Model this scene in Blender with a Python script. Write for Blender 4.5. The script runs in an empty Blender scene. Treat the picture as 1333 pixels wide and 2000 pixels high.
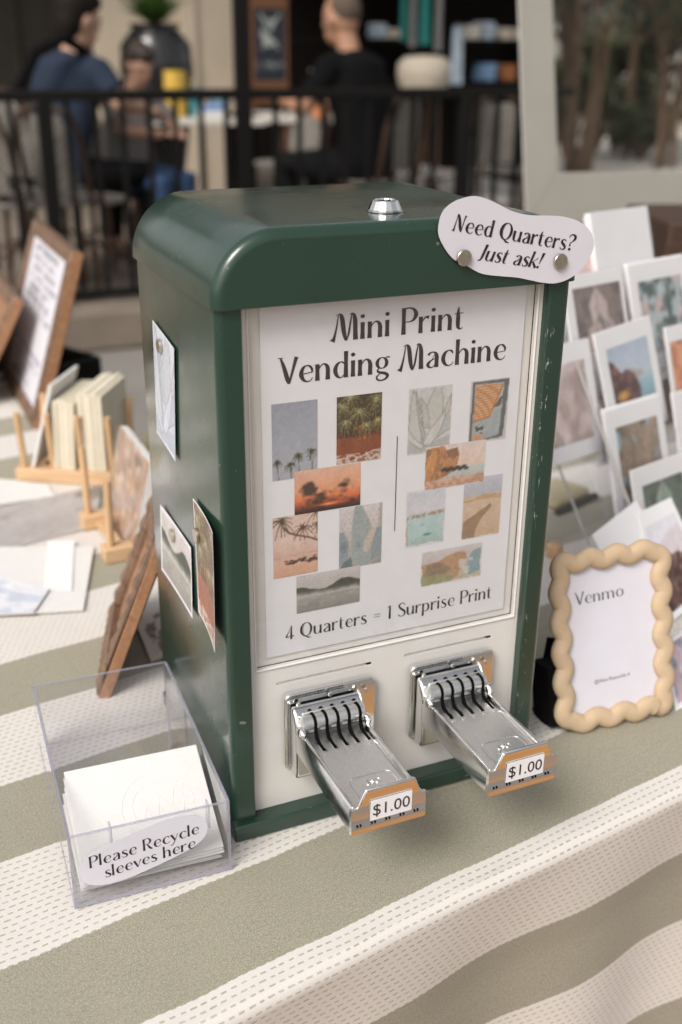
import bpy, bmesh, math, random
import numpy as np
from mathutils import Vector, Matrix, noise as mnoise
R = math.radians
sc = bpy.context.scene
COL = sc.collection

# ------------------------------------------------------------------ camera
cam_d = bpy.data.cameras.new("camera"); cam = bpy.data.objects.new("camera", cam_d); COL.objects.link(cam)
CAM = Vector((-0.2299, -0.7523, 0.6523))
_yaw, _pit, _rol = -0.4150, 0.4027, 0.0086
_f = Vector((-math.sin(_yaw)*math.cos(_pit), math.cos(_yaw)*math.cos(_pit), -math.sin(_pit)))
_r0 = Vector((math.cos(_yaw), math.sin(_yaw), 0)); _u0 = _r0.cross(_f)
_r = _r0*math.cos(_rol) + _u0*math.sin(_rol); _u = _u0*math.cos(_rol) - _r0*math.sin(_rol)
FPX = 2121.06
mw = Matrix((( _r.x, _u.x, -_f.x, CAM.x), (_r.y, _u.y, -_f.y, CAM.y), (_r.z, _u.z, -_f.z, CAM.z), (0,0,0,1)))
cam.matrix_world = mw
cam_d.sensor_fit = 'VERTICAL'; cam_d.sensor_height = 36; cam_d.sensor_width = 24; cam_d.lens = FPX*36/2000
cam_d.clip_start = 0.02; cam_d.clip_end = 500
cam_d.dof.use_dof = True; cam_d.dof.focus_distance = 0.90; cam_d.dof.aperture_fstop = 4.0
sc.camera = cam
# ------------------------------------------------------------------ sky, sun, exposure
SUN_EL, SUN_AZ = 46, -124
wd = bpy.data.worlds.new("World"); sc.world = wd; wd.use_nodes = True
_nt = wd.node_tree; _bg = _nt.nodes['Background']
_sky = _nt.nodes.new('ShaderNodeTexSky'); _sky.sky_type = 'NISHITA'; _sky.sun_disc = False
_sky.sun_elevation = R(SUN_EL); _sky.sun_rotation = R(SUN_AZ); _sky.dust_density = 4; _sky.air_density = 1.0
_hs = _nt.nodes.new('ShaderNodeHueSaturation'); _hs.inputs['Saturation'].default_value = 0.28
_tint = _nt.nodes.new('ShaderNodeMix'); _tint.data_type = 'RGBA'; _tint.blend_type = 'MULTIPLY'; _tint.inputs[0].default_value = 1
_tint.inputs[7].default_value = (1.0, 0.965, 0.925, 1)
_nt.links.new(_sky.outputs[0], _hs.inputs['Color']); _nt.links.new(_hs.outputs[0], _tint.inputs[6]); _nt.links.new(_tint.outputs[2], _bg.inputs[0])
_bg.inputs[1].default_value = 0.13
sd = bpy.data.lights.new("sun", 'SUN'); sun = bpy.data.objects.new("sun", sd); COL.objects.link(sun)
sd.energy = 1.5; sd.angle = R(22); sd.color = (1.0, 0.97, 0.93)
_d = Vector((math.sin(R(SUN_AZ))*math.cos(R(SUN_EL)), math.cos(R(SUN_AZ))*math.cos(R(SUN_EL)), math.sin(R(SUN_EL))))
sun.rotation_euler = _d.to_track_quat('Z', 'Y').to_euler(); sun.location = (0, 0, 6)
sc.view_settings.view_transform = 'Standard'; sc.view_settings.look = 'None'
sc.view_settings.exposure = 0.34; sc.view_settings.gamma = 1.0
sc.cycles.max_bounces = 10; sc.cycles.transparent_max_bounces = 24; sc.cycles.use_denoising = True
sc.cycles.caustics_reflective = False; sc.cycles.caustics_refractive = False

# ------------------------------------------------------------------ where a photo pixel's ray meets the world
def ray(px, py): return _f + _r*((px-666.5)/FPX) - _u*((py-1000)/FPX)
def on_z(px, py, z=0.0):
    d = ray(px, py); return CAM + d*((z-CAM.z)/d.z)
def at_d(px, py, dep): return CAM + ray(px, py)*dep
def on_plane(px, py, p0, n):
    d = ray(px, py); return CAM + d*((p0-CAM).dot(n)/d.dot(n))

# ------------------------------------------------------------------ mesh helpers
class MB:
    def __init__(s): s.v = []; s.f = []
    def add(s, vs, fs, M=None):
        o = len(s.v)
        s.v += [tuple(M @ Vector(p)) if M else tuple(p) for p in vs]
        s.f += [tuple(i+o for i in f) for f in fs]; return s
    def box(s, x0, x1, y0, y1, z0, z1, M=None):
        vs = [(x, y, z) for z in (z0, z1) for y in (y0, y1) for x in (x0, x1)]
        return s.add(vs, [(0,2,3,1),(4,5,7,6),(0,1,5,4),(2,6,7,3),(1,3,7,5),(0,4,6,2)], M)
    def tube(s, pts, rad, n=10, M=None, caps=True, closed=False):
        pts = [Vector(p) for p in pts]; k = len(pts)
        if not hasattr(rad, '__len__'): rad = [rad]*k
        vs = []; prev = None
        for i, p in enumerate(pts):
            if closed: t = pts[(i+1) % k]-pts[i-1]
            else: t = pts[min(i+1, k-1)]-pts[max(i-1, 0)]
            t.normalize()
            if prev is None:
                a = Vector((0,0,1)) if abs(t.z) < .9 else Vector((1,0,0)); u = t.cross(a).normalized()
            else: u = (prev - t*prev.dot(t)).normalized()
            prev = u; w = t.cross(u)
            for j in range(n):
                an = 2*math.pi*j/n; vs.append(p + (u*math.cos(an)+w*math.sin(an))*rad[i])
        fs = []
        for i in range(k if closed else k-1):
            a, b = i*n, ((i+1) % k)*n
            for j in range(n): fs.append((a+j, a+(j+1) % n, b+(j+1) % n, b+j))
        if caps and not closed: fs += [tuple(range(n-1, -1, -1)), tuple(range((k-1)*n, k*n))]
        return s.add(vs, fs, M)
    def lathe(s, prof, n=28, M=None):
        vs = [(r*math.cos(2*math.pi*j/n), r*math.sin(2*math.pi*j/n), z) for r, z in prof for j in range(n)]
        fs = [(i*n+j, i*n+(j+1) % n, (i+1)*n+(j+1) % n, (i+1)*n+j) for i in range(len(prof)-1) for j in range(n)]
        fs += [tuple(range(n-1, -1, -1)), tuple(range((len(prof)-1)*n, len(prof)*n))]
        return s.add(vs, fs, M)
    def prism(s, poly, z0, z1, M=None):
        n = len(poly)
        vs = [(x, y, z0) for x, y in poly]+[(x, y, z1) for x, y in poly]
        fs = [tuple(range(n-1, -1, -1)), tuple(range(n, 2*n))]+[(i, (i+1) % n, n+(i+1) % n, n+i) for i in range(n)]
        return s.add(vs, fs, M)
    def grid(s, fn, nu, nv, M=None):
        vs = [fn(i/nu, j/nv) for j in range(nv+1) for i in range(nu+1)]
        fs = [(j*(nu+1)+i, j*(nu+1)+i+1, (j+1)*(nu+1)+i+1, (j+1)*(nu+1)+i) for j in range(nv) for i in range(nu)]
        return s.add(vs, fs, M)
    def ell(s, c, r, n=14, m=10, M=None):
        vs = []; c = Vector(c)
        if not hasattr(r, '__len__'): r = (r, r, r)
        for i in range(m+1):
            th = math.pi*i/m
            for j in range(n):
                ph = 2*math.pi*j/n
                vs.append((c.x+r[0]*math.sin(th)*math.cos(ph), c.y+r[1]*math.sin(th)*math.sin(ph), c.z-r[2]*math.cos(th)))
        fs = [(i*n+j, i*n+(j+1) % n, (i+1)*n+(j+1) % n, (i+1)*n+j) for i in range(m) for j in range(n)]
        return s.add(vs, fs, M)
    def build(s, name, mat, parent=None, smooth=False, bevel=0, seg=2, M=None, angle=40):
        me = bpy.data.meshes.new(name); me.from_pydata(s.v, [], s.f)
        bm = bmesh.new(); bm.from_mesh(me); bmesh.ops.remove_doubles(bm, verts=bm.verts, dist=1e-7)
        bmesh.ops.dissolve_degenerate(bm, dist=1e-7, edges=bm.edges)
        bmesh.ops.recalc_face_normals(bm, faces=bm.faces); bm.to_mesh(me); bm.free()
        o = bpy.data.objects.new(name, me); COL.objects.link(o)
        if mat: me.materials.append(mat)
        if smooth: smooth_by(me, angle)
        if bevel:
            b = o.modifiers.new("bevel", 'BEVEL'); b.width = bevel; b.segments = seg; b.limit_method = 'ANGLE'; b.angle_limit = R(35)
            smooth_by(me, 50)
            b.harden_normals = False
        if parent: o.parent = parent
        if M is not None: o.matrix_basis = M
        return o

def smooth_by(me, ang):
    me.polygons.foreach_set('use_smooth', [True]*len(me.polygons))
    try: me.set_sharp_from_angle(angle=R(ang))
    except Exception: pass
def tag(o, label, cat, group=None, kind=None):
    o['label'] = label; o['category'] = cat
    if group: o['group'] = group
    if kind: o['kind'] = kind
    return o
def thing(name, label, cat, loc=(0,0,0), rz=0, group=None):
    o = bpy.data.objects.new(name, None); COL.objects.link(o); o.empty_display_size = .05
    o.location = loc; o.rotation_euler = (0, 0, rz); return tag(o, label, cat, group)
def struct(o): o['kind'] = 'structure'; return o
def frame_M(p, ex, ey):
    ex = Vector(ex).normalized(); ey = Vector(ey); ey = (ey-ex*ey.dot(ex)).normalized(); ez = ex.cross(ey)
    return Matrix(((ex.x, ey.x, ez.x, p[0]), (ex.y, ey.y, ez.y, p[1]), (ex.z, ey.z, ez.z, p[2]), (0,0,0,1)))
def rrect(w, h, r, n=6, cx=0, cy=0):
    out = []
    for sx, sy, a0 in ((1,1,0),(-1,1,90),(-1,-1,180),(1,-1,270)):
        for i in range(n+1):
            a = R(a0+90*i/n); out.append((cx+sx*(w/2-r)+r*math.cos(a), cy+sy*(h/2-r)+r*math.sin(a)))
    return out

# ------------------------------------------------------------------ materials
def lin(c):
    c = np.asarray(c, float)/255.0
    return np.where(c <= .04045, c/12.92, ((c+.055)/1.055)**2.4)
class NG:
    """small helper to wire shader nodes"""
    def __init__(s, name):
        s.m = bpy.data.materials.new(name); s.m.use_nodes = True; s.nt = s.m.node_tree
        s.p = s.nt.nodes['Principled BSDF']; s.out = s.nt.nodes['Material Output']
    def n(s, t, **kw):
        x = s.nt.nodes.new(t)
        for k, v in kw.items(): setattr(x, k, v)
        return x
    def l(s, a, b): s.nt.links.new(a, b)
    def val(s, sock, v):
        if hasattr(v, 'node'): s.l(v, sock)
        else: sock.default_value = v
    def math(s, op, a, b=0.0, c=0.0):
        x = s.n('ShaderNodeMath', operation=op); s.val(x.inputs[0], a); s.val(x.inputs[1], b)
        if op in ('MULTIPLY_ADD', 'COMPARE'): s.val(x.inputs[2], c)
        return x.outputs[0]
    def mix(s, f, a, b):
        x = s.n('ShaderNodeMix', data_type='RGBA'); s.val(x.inputs[0], f); s.val(x.inputs[6], a); s.val(x.inputs[7], b); return x.outputs[2]
    def noise(s, vec, scale, detail=3, rough=.6, dist=0):
        x = s.n('ShaderNodeTexNoise'); x.inputs['Scale'].default_value = scale; x.inputs['Detail'].default_value = detail
        x.inputs['Roughness'].default_value = rough; x.inputs['Distortion'].default_value = dist
        if vec is not None: s.l(vec, x.inputs['Vector'])
        return x.outputs[0]
    def rng(s, v, a, b, c=0.0, d=1.0):
        x = s.n('ShaderNodeMapRange'); s.val(x.inputs[0], v)
        for i, k in enumerate((a, b, c, d)): x.inputs[i+1].default_value = k
        return x.outputs[0]
    def obj(s): return s.n('ShaderNodeTexCoord').outputs['Object']
    def bump(s, h, strength, dist=.001):
        x = s.n('ShaderNodeBump'); x.inputs['Strength'].default_value = strength; x.inputs['Distance'].default_value = dist
        s.l(h, x.inputs['Height']); s.l(x.outputs[0], s.p.inputs['Normal'])
def c4(c): return (c[0], c[1], c[2], 1)
def pmat(name, col, rough=.5, metal=0, var=.12, vs=30, bump=0, bs=400, spec=.5, coat=0, stretch=None, bd=.001):
    g = NG(name); v = g.obj()
    if stretch:
        mp = g.n('ShaderNodeMapping'); mp.inputs['Scale'].default_value = stretch; g.l(v, mp.inputs[0]); v = mp.outputs[0]
    nz = g.noise(v, vs, 4); col = np.asarray(col, float)
    f = g.rng(nz, .3, .7)
    g.l(g.mix(f, c4(col*(1-var)), c4(np.minimum(col*(1+var), 1))), g.p.inputs['Base Color'])
    g.l(g.rng(nz, .3, .7, max(rough-.05, 0), min(rough+.05, 1)), g.p.inputs['Roughness'])
    g.p.inputs['Metallic'].default_value = metal; g.p.inputs['Specular IOR Level'].default_value = spec
    if coat: g.p.inputs['Coat Weight'].default_value = coat; g.p.inputs['Coat Roughness'].default_value = .15
    if bump: g.bump(g.noise(v, bs, 3), bump, bd)
    return g.m
def clear_mat(name, tint=(.97,.97,.98), body=0.0, bodycol=(.8,.8,.9), refl=1.0, rough=.03):
    """thin clear plastic: lets light straight through, mirrors a little at grazing angles"""
    g = NG(name); nt = g.nt
    tr = g.n('ShaderNodeBsdfTransparent'); tr.inputs[0].default_value = c4(tint)
    gl = g.n('ShaderNodeBsdfGlossy'); gl.inputs['Roughness'].default_value = rough; gl.inputs[0].default_value = (1,1,1,1)
    ge = g.n('ShaderNodeNewGeometry'); dt = g.n('ShaderNodeVectorMath', operation='DOT_PRODUCT')
    g.l(ge.outputs['Normal'], dt.inputs[0]); g.l(ge.outputs['Incoming'], dt.inputs[1])
    k = g.math('POWER', g.math('SUBTRACT', 1.0, g.math('ABSOLUTE', dt.outputs['Value'])), 5.0)
    fm = g.math('MULTIPLY', g.math('MULTIPLY_ADD', k, .6, .035), refl)
    base = tr.outputs[0]
    if body:
        df = g.n('ShaderNodeBsdfDiffuse'); df.inputs[0].default_value = c4(bodycol)
        m0 = g.n('ShaderNodeMixShader'); m0.inputs[0].default_value = body; g.l(base, m0.inputs[1]); g.l(df.outputs[0], m0.inputs[2]); base = m0.outputs[0]
    m1 = g.n('ShaderNodeMixShader'); g.l(fm, m1.inputs[0]); g.l(base, m1.inputs[1]); g.l(gl.outputs[0], m1.inputs[2])
    g.l(m1.outputs[0], g.out.inputs[0]); return g.m

def green_paint():
    g = NG("green_satin_paint"); v = g.obj()
    nz = g.noise(v, 9, 4); c = g.mix(g.rng(nz, .3, .7), (.014,.040,.026,1), (.017,.046,.030,1))
    sx = g.n('ShaderNodeSeparateXYZ'); g.l(v, sx.inputs[0])
    # chipped paint along the inner right edge of the front, and stray scratches
    band = g.math('MULTIPLY', g.math('GREATER_THAN', sx.outputs[0], .2895), g.math('LESS_THAN', sx.outputs[0], .2965))
    band = g.math('MULTIPLY', band, g.math('LESS_THAN', sx.outputs[1], .004))
    mp = g.n('ShaderNodeMapping'); mp.inputs['Scale'].default_value = (420, 60, 70); g.l(v, mp.inputs[0])
    chip = g.math('MULTIPLY', band, g.rng(g.noise(mp.outputs[0], 1, 4, .7), .60, .64))
    zb = g.math('MULTIPLY', g.rng(g.noise(v, 7, 1), .44, .52), chip)
    mp2 = g.n('ShaderNodeMapping'); mp2.inputs['Scale'].default_value = (60, 300, 90); mp2.inputs['Rotation'].default_value = (.5,.3,.2); g.l(v, mp2.inputs[0])
    scr = g.math('MULTIPLY', g.rng(g.noise(mp2.outputs[0], 1, 1), .78, .80), .3)
    dust = g.math('MULTIPLY', g.rng(g.noise(v, 260, 1), .80, .83), .45)
    wear = g.math('MAXIMUM', g.math('MAXIMUM', zb, scr), dust)
    g.l(g.mix(wear, c, (.5,.52,.48,1)), g.p.inputs['Base Color'])
    sm = g.noise(v, 14, 3, .5)
    g.l(g.rng(sm, .3, .7, .24, .36), g.p.inputs['Roughness']); g.l(g.rng(sm, .3, .7, .14, .21), g.p.inputs['Coat Roughness'])
    g.p.inputs['Specular IOR Level'].default_value = .32; g.p.inputs['Coat Weight'].default_value = 1.0; g.p.inputs['Coat Roughness'].default_value = .16; g.p.inputs['Coat IOR'].default_value = 1.42
    g.bump(g.noise(v, 900, 2), .12, .0004); return g.m

def cloth_mat():
    g = NG("striped_cotton_cloth")
    uv = g.n('ShaderNodeUVMap', uv_map='cloth').outputs[0]
    sx = g.n('ShaderNodeSeparateXYZ'); g.l(uv, sx.inputs[0]); u, v = sx.outputs[0], sx.outputs[1]
    wob = g.math('MULTIPLY_ADD', g.noise(uv, 6, 2), .010, -.005)
    vw = g.math('ADD', v, wob)
    ph = g.math('MODULO', g.math('ADD', vw, .14+.2235*40), .2235)
    wob2 = g.math('MULTIPLY_ADD', g.noise(uv, 900, 1), .0012, -.0006)
    olive = g.math('LESS_THAN', g.math('ADD', ph, wob2), .1025)
    # running-stitch dashes in the cream stripes
    row = g.math('DIVIDE', g.math('SUBTRACT', ph, .1065), .0071)
    rf = g.math('FRACT', row); rfl = g.math('FLOOR', row)
    stg = g.math('MULTIPLY', g.math('MODULO', rfl, 2), .5)
    uw = g.math('ADD', u, g.math('MULTIPLY_ADD', g.noise(uv, 90, 2), .006, -.003))
    uf = g.math('FRACT', g.math('ADD', g.math('ADD', g.math('DIVIDE', uw, .0085), stg), 100))
    d1 = g.math('LESS_THAN', uf, .56); d2 = g.math('LESS_THAN', g.math('ABSOLUTE', g.math('SUBTRACT', rf, .5)), .115)
    dash = g.math('MULTIPLY', d1, d2)
    # weave
    wv = g.n('ShaderNodeMapping'); wv.inputs['Scale'].default_value = (900, 1100, 1); g.l(uv, wv.inputs[0])
    wn = g.noise(wv.outputs[0], 1, 2, .6)
    mott = g.noise(uv, 9, 4)
    slub = g.n('ShaderNodeMapping'); slub.inputs['Scale'].default_value = (40, 600, 1); g.l(uv, slub.inputs[0])
    sl = g.noise(slub.outputs[0], 1, 2)
    olc = g.mix(g.rng(wn, .35, .66), (.165,.155,.105,1), (.52,.485,.39,1))
    olc = g.mix(g.math('MULTIPLY', g.rng(g.noise(uv, 330, 2, .7), .42, .68), .40), olc, (.15,.14,.095,1))
    olc = g.mix(g.math('MULTIPLY', g.rng(sl, .35, .65), .30), olc, (.42,.39,.31,1))
    olc = g.mix(g.math('MULTIPLY', g.rng(mott, .35, .7), .35), olc, (.33,.315,.235,1))
    crc = g.mix(g.rng(wn, .3, .7), (.645,.61,.575,1), (.765,.73,.69,1))
    crc = g.mix(g.math('MULTIPLY', g.rng(sl, .3, .7), .18), crc, (.59,.55,.51,1))
    dvar = g.rng(g.noise(uv, 45, 2), .3, .7, .45, .85)
    crc = g.mix(g.math('MULTIPLY', dash, dvar), crc, (.31,.28,.19,1))
    g.l(g.mix(olive, crc, olc), g.p.inputs['Base Color'])
    g.p.inputs['Roughness'].default_value = .9; g.p.inputs['Specular IOR Level'].default_value = .2
    g.p.inputs['Sheen Weight'].default_value = .15
    h = g.math('ADD', wn, g.math('MULTIPLY', dash, -.6)); g.bump(h, .35, .0006); return g.m

def wood_mat(name, a, b, stretch=(8, 60, 60), rough=.55):
    g = NG(name); v = g.obj(); mp = g.n('ShaderNodeMapping'); mp.inputs['Scale'].default_value = stretch; g.l(v, mp.inputs[0])
    n1 = g.noise(mp.outputs[0], 1.5, 5, .6, .8)
    g.l(g.mix(g.rng(n1, .32, .68), c4(a), c4(b)), g.p.inputs['Base Color'])
    g.p.inputs['Roughness'].default_value = rough; g.bump(n1, .25, .001); return g.m

def attr_mat(name, rough=.45):
    g = NG(name); a = g.n('ShaderNodeAttribute', attribute_name='ink')
    g.l(a.outputs['Color'], g.p.inputs['Base Color']); g.p.inputs['Roughness'].default_value = rough
    g.p.inputs['Specular IOR Level'].default_value = .35; return g.m

GREEN = green_paint(); CLOTH = cloth_mat()
INK = attr_mat("printed_ink"); INKG = attr_mat("glossy_print", .25)
WHITE_METAL = pmat("off_white_enamel", (.76,.735,.70), .4, var=.03, bump=.08, bs=900)
PAPER = pmat("white_paper", (.83,.825,.85), .75, var=.02, vs=60, bump=.08, bs=500)
LAV = pmat("lavender_paper", (.68,.665,.73), .7, var=.02)
CARD_WHITE = pmat("white_card", (.85,.84,.85), .55, var=.02)
CARDSTOCK = pmat("soft_white_cardstock", (.73,.72,.70), .8, var=.03, vs=80, bump=.25, bs=260)
CREAM = pmat("cream_paper", (.70,.64,.51), .75, var=.05)
BLACK_INK = pmat("dark_brown_ink", (.022,.013,.012), .6, var=.05)
GREY_INK = pmat("grey_ink", (.11,.11,.12), .7, var=.05)
CHROME = pmat("chrome", (.80,.80,.79), .07, 1, var=.04, vs=12)
BRUSHED = pmat("cast_zinc", (.74,.74,.73), .34, 1, var=.08, vs=500, bump=.22, bs=1500, bd=.0005)
POLISH = pmat("polished_zinc", (.76,.76,.755), .16, 1, var=.06, vs=60)
SATIN = pmat("satin_steel", (.72,.71,.69), .2, 1, var=.05)
DARKGAP = pmat("dark_slot", (.006,.006,.006), .9, var=.1, spec=.05)
NICKEL = pmat("nickel_magnet", (.60,.53,.43), .28, 1, var=.06, vs=200)
ACRYL = clear_mat("clear_acrylic", (.975,.975,.985), .025, (.85,.85,.9), 1.9)
ACRYL_EDGE = clear_mat("acrylic_edge", (.88,.88,.92), .26, (.60,.60,.69), 1.4)
ACRYL_EDGE2 = clear_mat("grey_acrylic_edge", (.80,.79,.78), .5, (.55,.53,.51), 1.0)
PANE = clear_mat("clear_window", (1,1,1), .0, (1,1,1), 1.3)
VINYL = clear_mat("clear_vinyl", (.95,.95,.94), 0, (1,1,1), .5, .08)
SLEEVE_FILM = clear_mat("cello_sleeve", (.98,.98,.98), .02, (.9,.9,.92), 1.6, .12)
LIGHTWOOD = wood_mat("pale_pine", (.57,.36,.195), (.68,.47,.28))
BEECH = wood_mat("beech_dowel", (.55,.34,.175), (.65,.44,.25), (60,60,8))
WALNUT = wood_mat("carved_walnut", (.12,.07,.045), (.25,.155,.10))
BROWNWOOD = wood_mat("brown_wood", (.26,.125,.06), (.40,.21,.11))
TAN = pmat("sanded_resin_wood", (.56,.415,.27), .65, var=.07, vs=60, bump=.2, bs=700)
BLACKM = pmat("black_paint", (.006,.0055,.005), .5, var=.2, spec=.2)
BLACKCLOTH = pmat("black_fabric", (.008,.007,.007), .9, var=.2, spec=.1)
print("part1 ok")
# ------------------------------------------------------------------ lettering: a high-contrast display face drawn with a broad pen
T, t = .128, .030
def _ring(cx, cy, rx, ry, wside=.125, wtop=.034, n=16, a0=90):
    out = []
    for i in range(n+1):
        a = R(a0+360*i/n); k = abs(math.cos(a))**1.5
        out.append((cx+rx*math.cos(a), cy+ry*math.sin(a), wtop+(wside-wtop)*k))
    return out
def _dot(x, y, r=.075): return ('dot', x, y, r)
_arch = lambda dx=0: [(.12+dx,.40,t),(.19+dx,.53,.035),(.29+dx,.605,.05),(.39+dx,.54,.10),(.43+dx,.40,T),(.43+dx,.2,T),(.43+dx,0,T*1.1)]
_cbowl = [(.45,.47,.03),(.40,.57,.07),(.29,.61,.04),(.16,.52,.095),(.095,.31,.13),(.16,.10,.10),(.30,.012,.042),(.42,.06,.03),(.47,.15,.02)]
_stem = lambda x, a, b: [(x,a,T*1.1),(x,(a+b)/2,T*.92),(x,b,T*1.02)]
GLY = {
 'i': (.22, [_stem(.08,0,.62), _dot(.08,.84)]),
 'n': (.57, [_stem(.08,0,.62), _arch()]),
 'm': (.92, [_stem(.08,0,.62), _arch(), _arch(.35)]),
 'r': (.42, [_stem(.08,0,.62), [(.12,.38,t),(.19,.52,.04),(.27,.59,.07),(.37,.57,.12)]]),
 'h': (.57, [_stem(.08,0,1.0), _arch()]),
 'u': (.57, [[(.08,.62,T),(.08,.3,T),(.10,.12,.11),(.19,.02,.05),(.30,.05,.034),(.38,.18,t),(.40,.3,t)], _stem(.45,0,.62)]),
 'l': (.22, [_stem(.08,0,1.0)]),
 'k': (.52, [_stem(.08,0,1.0), [(.11,.24,t),(.25,.40,t),(.44,.62,.04)], [(.20,.36,.06),(.32,.2,.12),(.48,0,.13)]]),
 't': (.37, [[(.15,.86,.03),(.13,.72,.08),(.13,.5,T),(.13,.2,T),(.15,.07,.10),(.22,.01,.05),(.31,.05,.02)], [(.0,.6,t),(.15,.61,t),(.31,.62,t)]]),
 'e': (.53, [[(.10,.30,t),(.28,.325,t),(.46,.35,t)], [(.46,.35,.045),(.45,.47,.07),(.38,.58,.07),(.28,.61,.038),(.16,.53,.09),(.095,.31,.13),(.16,.10,.10),(.30,.012,.042),(.42,.06,.03),(.47,.15,.02)]]),
 'o': (.58, [_ring(.285,.31,.20,.30)]),
 'c': (.51, [_cbowl]),
 'a': (.53, [[(.10,.50,.09),(.17,.58,.06),(.28,.605,.045),(.37,.55,.09),(.41,.42,T),(.41,.2,T),(.41,0,T*1.08)], [(.40,.36,t),(.24,.30,.04),(.12,.2,.085),(.10,.1,.10),(.17,.02,.06),(.27,.02,.034),(.38,.14,t)], [(.36,.56,.02),(.22,.28,.02),(.10,.10,.03)]]),
 'd': (.59, [[(.40,.52,.03),(.34,.59,.05),(.27,.61,.04),(.15,.52,.095),(.09,.31,.13),(.15,.10,.10),(.28,.012,.04),(.40,.13,t)], _stem(.45,0,1.0)]),
 'p': (.57, [_stem(.08,-.3,.62), [(.12,.12,t),(.25,.012,.04),(.39,.10,.10),(.45,.31,.13),(.39,.52,.10),(.28,.61,.045),(.18,.55,.035),(.12,.44,t)]]),
 'g': (.53, [_ring(.25,.40,.165,.205,.11,.032), [(.36,.57,t),(.43,.61,.04),(.52,.60,.05)], [(.15,.21,t),(.10,.13,.06),(.16,.05,.08),(.34,.0,.10),(.45,-.09,.10),(.40,-.21,.07),(.24,-.27,.05),(.10,-.22,.06),(.08,-.11,.05),(.18,-.01,.03)]]),
 's': (.43, [[(.36,.50,.025),(.31,.585,.05),(.22,.61,.045),(.12,.55,.08),(.11,.43,.115),(.23,.32,.135),(.35,.2,.115),(.33,.06,.08),(.21,.012,.045),(.11,.04,.05),(.05,.14,.025)]]),
 'y': (.50, [[(.05,.62,.13),(.16,.36,.125),(.27,.08,.08)], [(.46,.62,t),(.36,.32,.035),(.26,.04,.045),(.17,-.18,.05),(.08,-.27,.06),(.0,-.25,.09)]]),
 'v': (.50, [[(.05,.62,.13),(.16,.33,.125),(.26,.01,.07)], [(.47,.62,.07),(.38,.35,.04),(.27,.01,.035)]]),
 'V': (.58, [[(.03,.98,.05),(.13,.66,.11),(.24,.2,.13),(.29,0,.07)], [(-.06,.99,.02),(.03,.975,.03),(.12,.985,.02)], [(.55,.98,.12),(.50,.8,.10),(.40,.4,.075),(.30,.0,.055)]]),
 'M': (.90, [[(.0,.0,.17),(.06,.12,.09),(.14,.5,.05),(.20,.95,.03)], [(.13,.93,.02),(.2,.985,.03),(.28,.95,.09),(.33,.78,.13),(.38,.35,.13),(.44,.06,.09),(.50,.01,.05)], [(.47,.0,.03),(.54,.25,.06),(.60,.7,.05),(.64,.97,.03)], [(.58,.95,.02),(.65,.985,.04),(.71,.93,.09),(.75,.72,.13),(.76,.35,.135),(.77,0,.15)]]),
 'N': (.66, [[(.02,.0,.14),(.06,.14,.07),(.10,.6,.04),(.13,.97,.03)], [(.10,.97,.03),(.18,.93,.10),(.28,.65,.135),(.40,.2,.13),(.48,.02,.06)], [(.48,.0,.03),(.51,.4,.04),(.56,.85,.06),(.60,.98,.10)]]),
 'P': (.57, [_stem(.08,0,1.0), [(.10,.965,.05),(.28,.985,.045),(.43,.91,.09),(.50,.73,.13),(.43,.55,.09),(.30,.475,.04),(.14,.47,t)]]),
 'R': (.62, [_stem(.08,0,1.0), [(.02,.955,.06),(.26,.985,.045),(.42,.91,.09),(.48,.74,.12),(.42,.57,.09),(.30,.50,.04),(.14,.49,t)], [(.27,.49,.05),(.36,.3,.10),(.46,.1,.13),(.58,.0,.09)]]),
 'Q': (.80, [_ring(.38,.5,.31,.485,.13,.03), _ring(.42,.5,.245,.475,.028,.02), [(.28,.02,.03),(.40,-.03,.07),(.52,-.12,.09),(.68,-.13,.03)]]),
 'S': (.55, [[(.47,.80,.025),(.40,.94,.06),(.27,.985,.045),(.13,.90,.09),(.10,.74,.12),(.26,.54,.14),(.45,.34,.135),(.45,.13,.10),(.29,.012,.045),(.13,.06,.06),(.04,.22,.025)]]),
 'J': (.36, [[(.24,.98,.14),(.22,.6,.13),(.2,.25,.12),(.15,.02,.08),(.02,-.05,.05)]]),
 '4': (.52, [[(.36,.98,.03),(.2,.6,.03),(.02,.17,.10)], [(.02,.17,.05),(.2,.19,.05),(.34,.2,.05)], [(.36,.98,.04),(.33,.5,.10),(.33,0,.12)], [(.33,.2,.04),(.5,.22,.08)]]),
 '1': (.34, [[(.17,.98,.09),(.16,.5,.12),(.16,0,.14)], [(.0,.84,.02),(.09,.89,.05),(.17,.97,.05)]]),
 '=': (.62, [[(.1,.34,.035),(.3,.34,.035),(.5,.34,.035)], [(.1,.52,.035),(.3,.52,.035),(.5,.52,.035)]]),
 '?': (.50, [[(.05,.78,.03),(.10,.92,.05),(.25,.99,.07),(.40,.91,.13),(.42,.75,.12),(.30,.58,.05),(.19,.46,.04),(.18,.36,.06),(.20,.28,.10)], _dot(.22,.09,.085)]),
 '!': (.30, [[(.14,.98,.15),(.12,.6,.09),(.09,.27,.03)], _dot(.08,.07,.08)]),
 ' ': (.30, []),
}
def _spline(pts, n=7):
    if len(pts) < 3: return pts
    P = [np.array(p, float) for p in pts]; P = [2*P[0]-P[1]]+P+[2*P[-1]-P[-2]]; out = []
    for i in range(1, len(P)-2):
        for k in range(n):
            s = k/n; a, b, c, d = P[i-1:i+3]
            out.append(.5*((2*b)+(c-a)*s+(2*a-5*b+4*c-d)*s*s+(3*b-a-3*c+d)*s**3))
    out.append(P[-2]); return out
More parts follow.
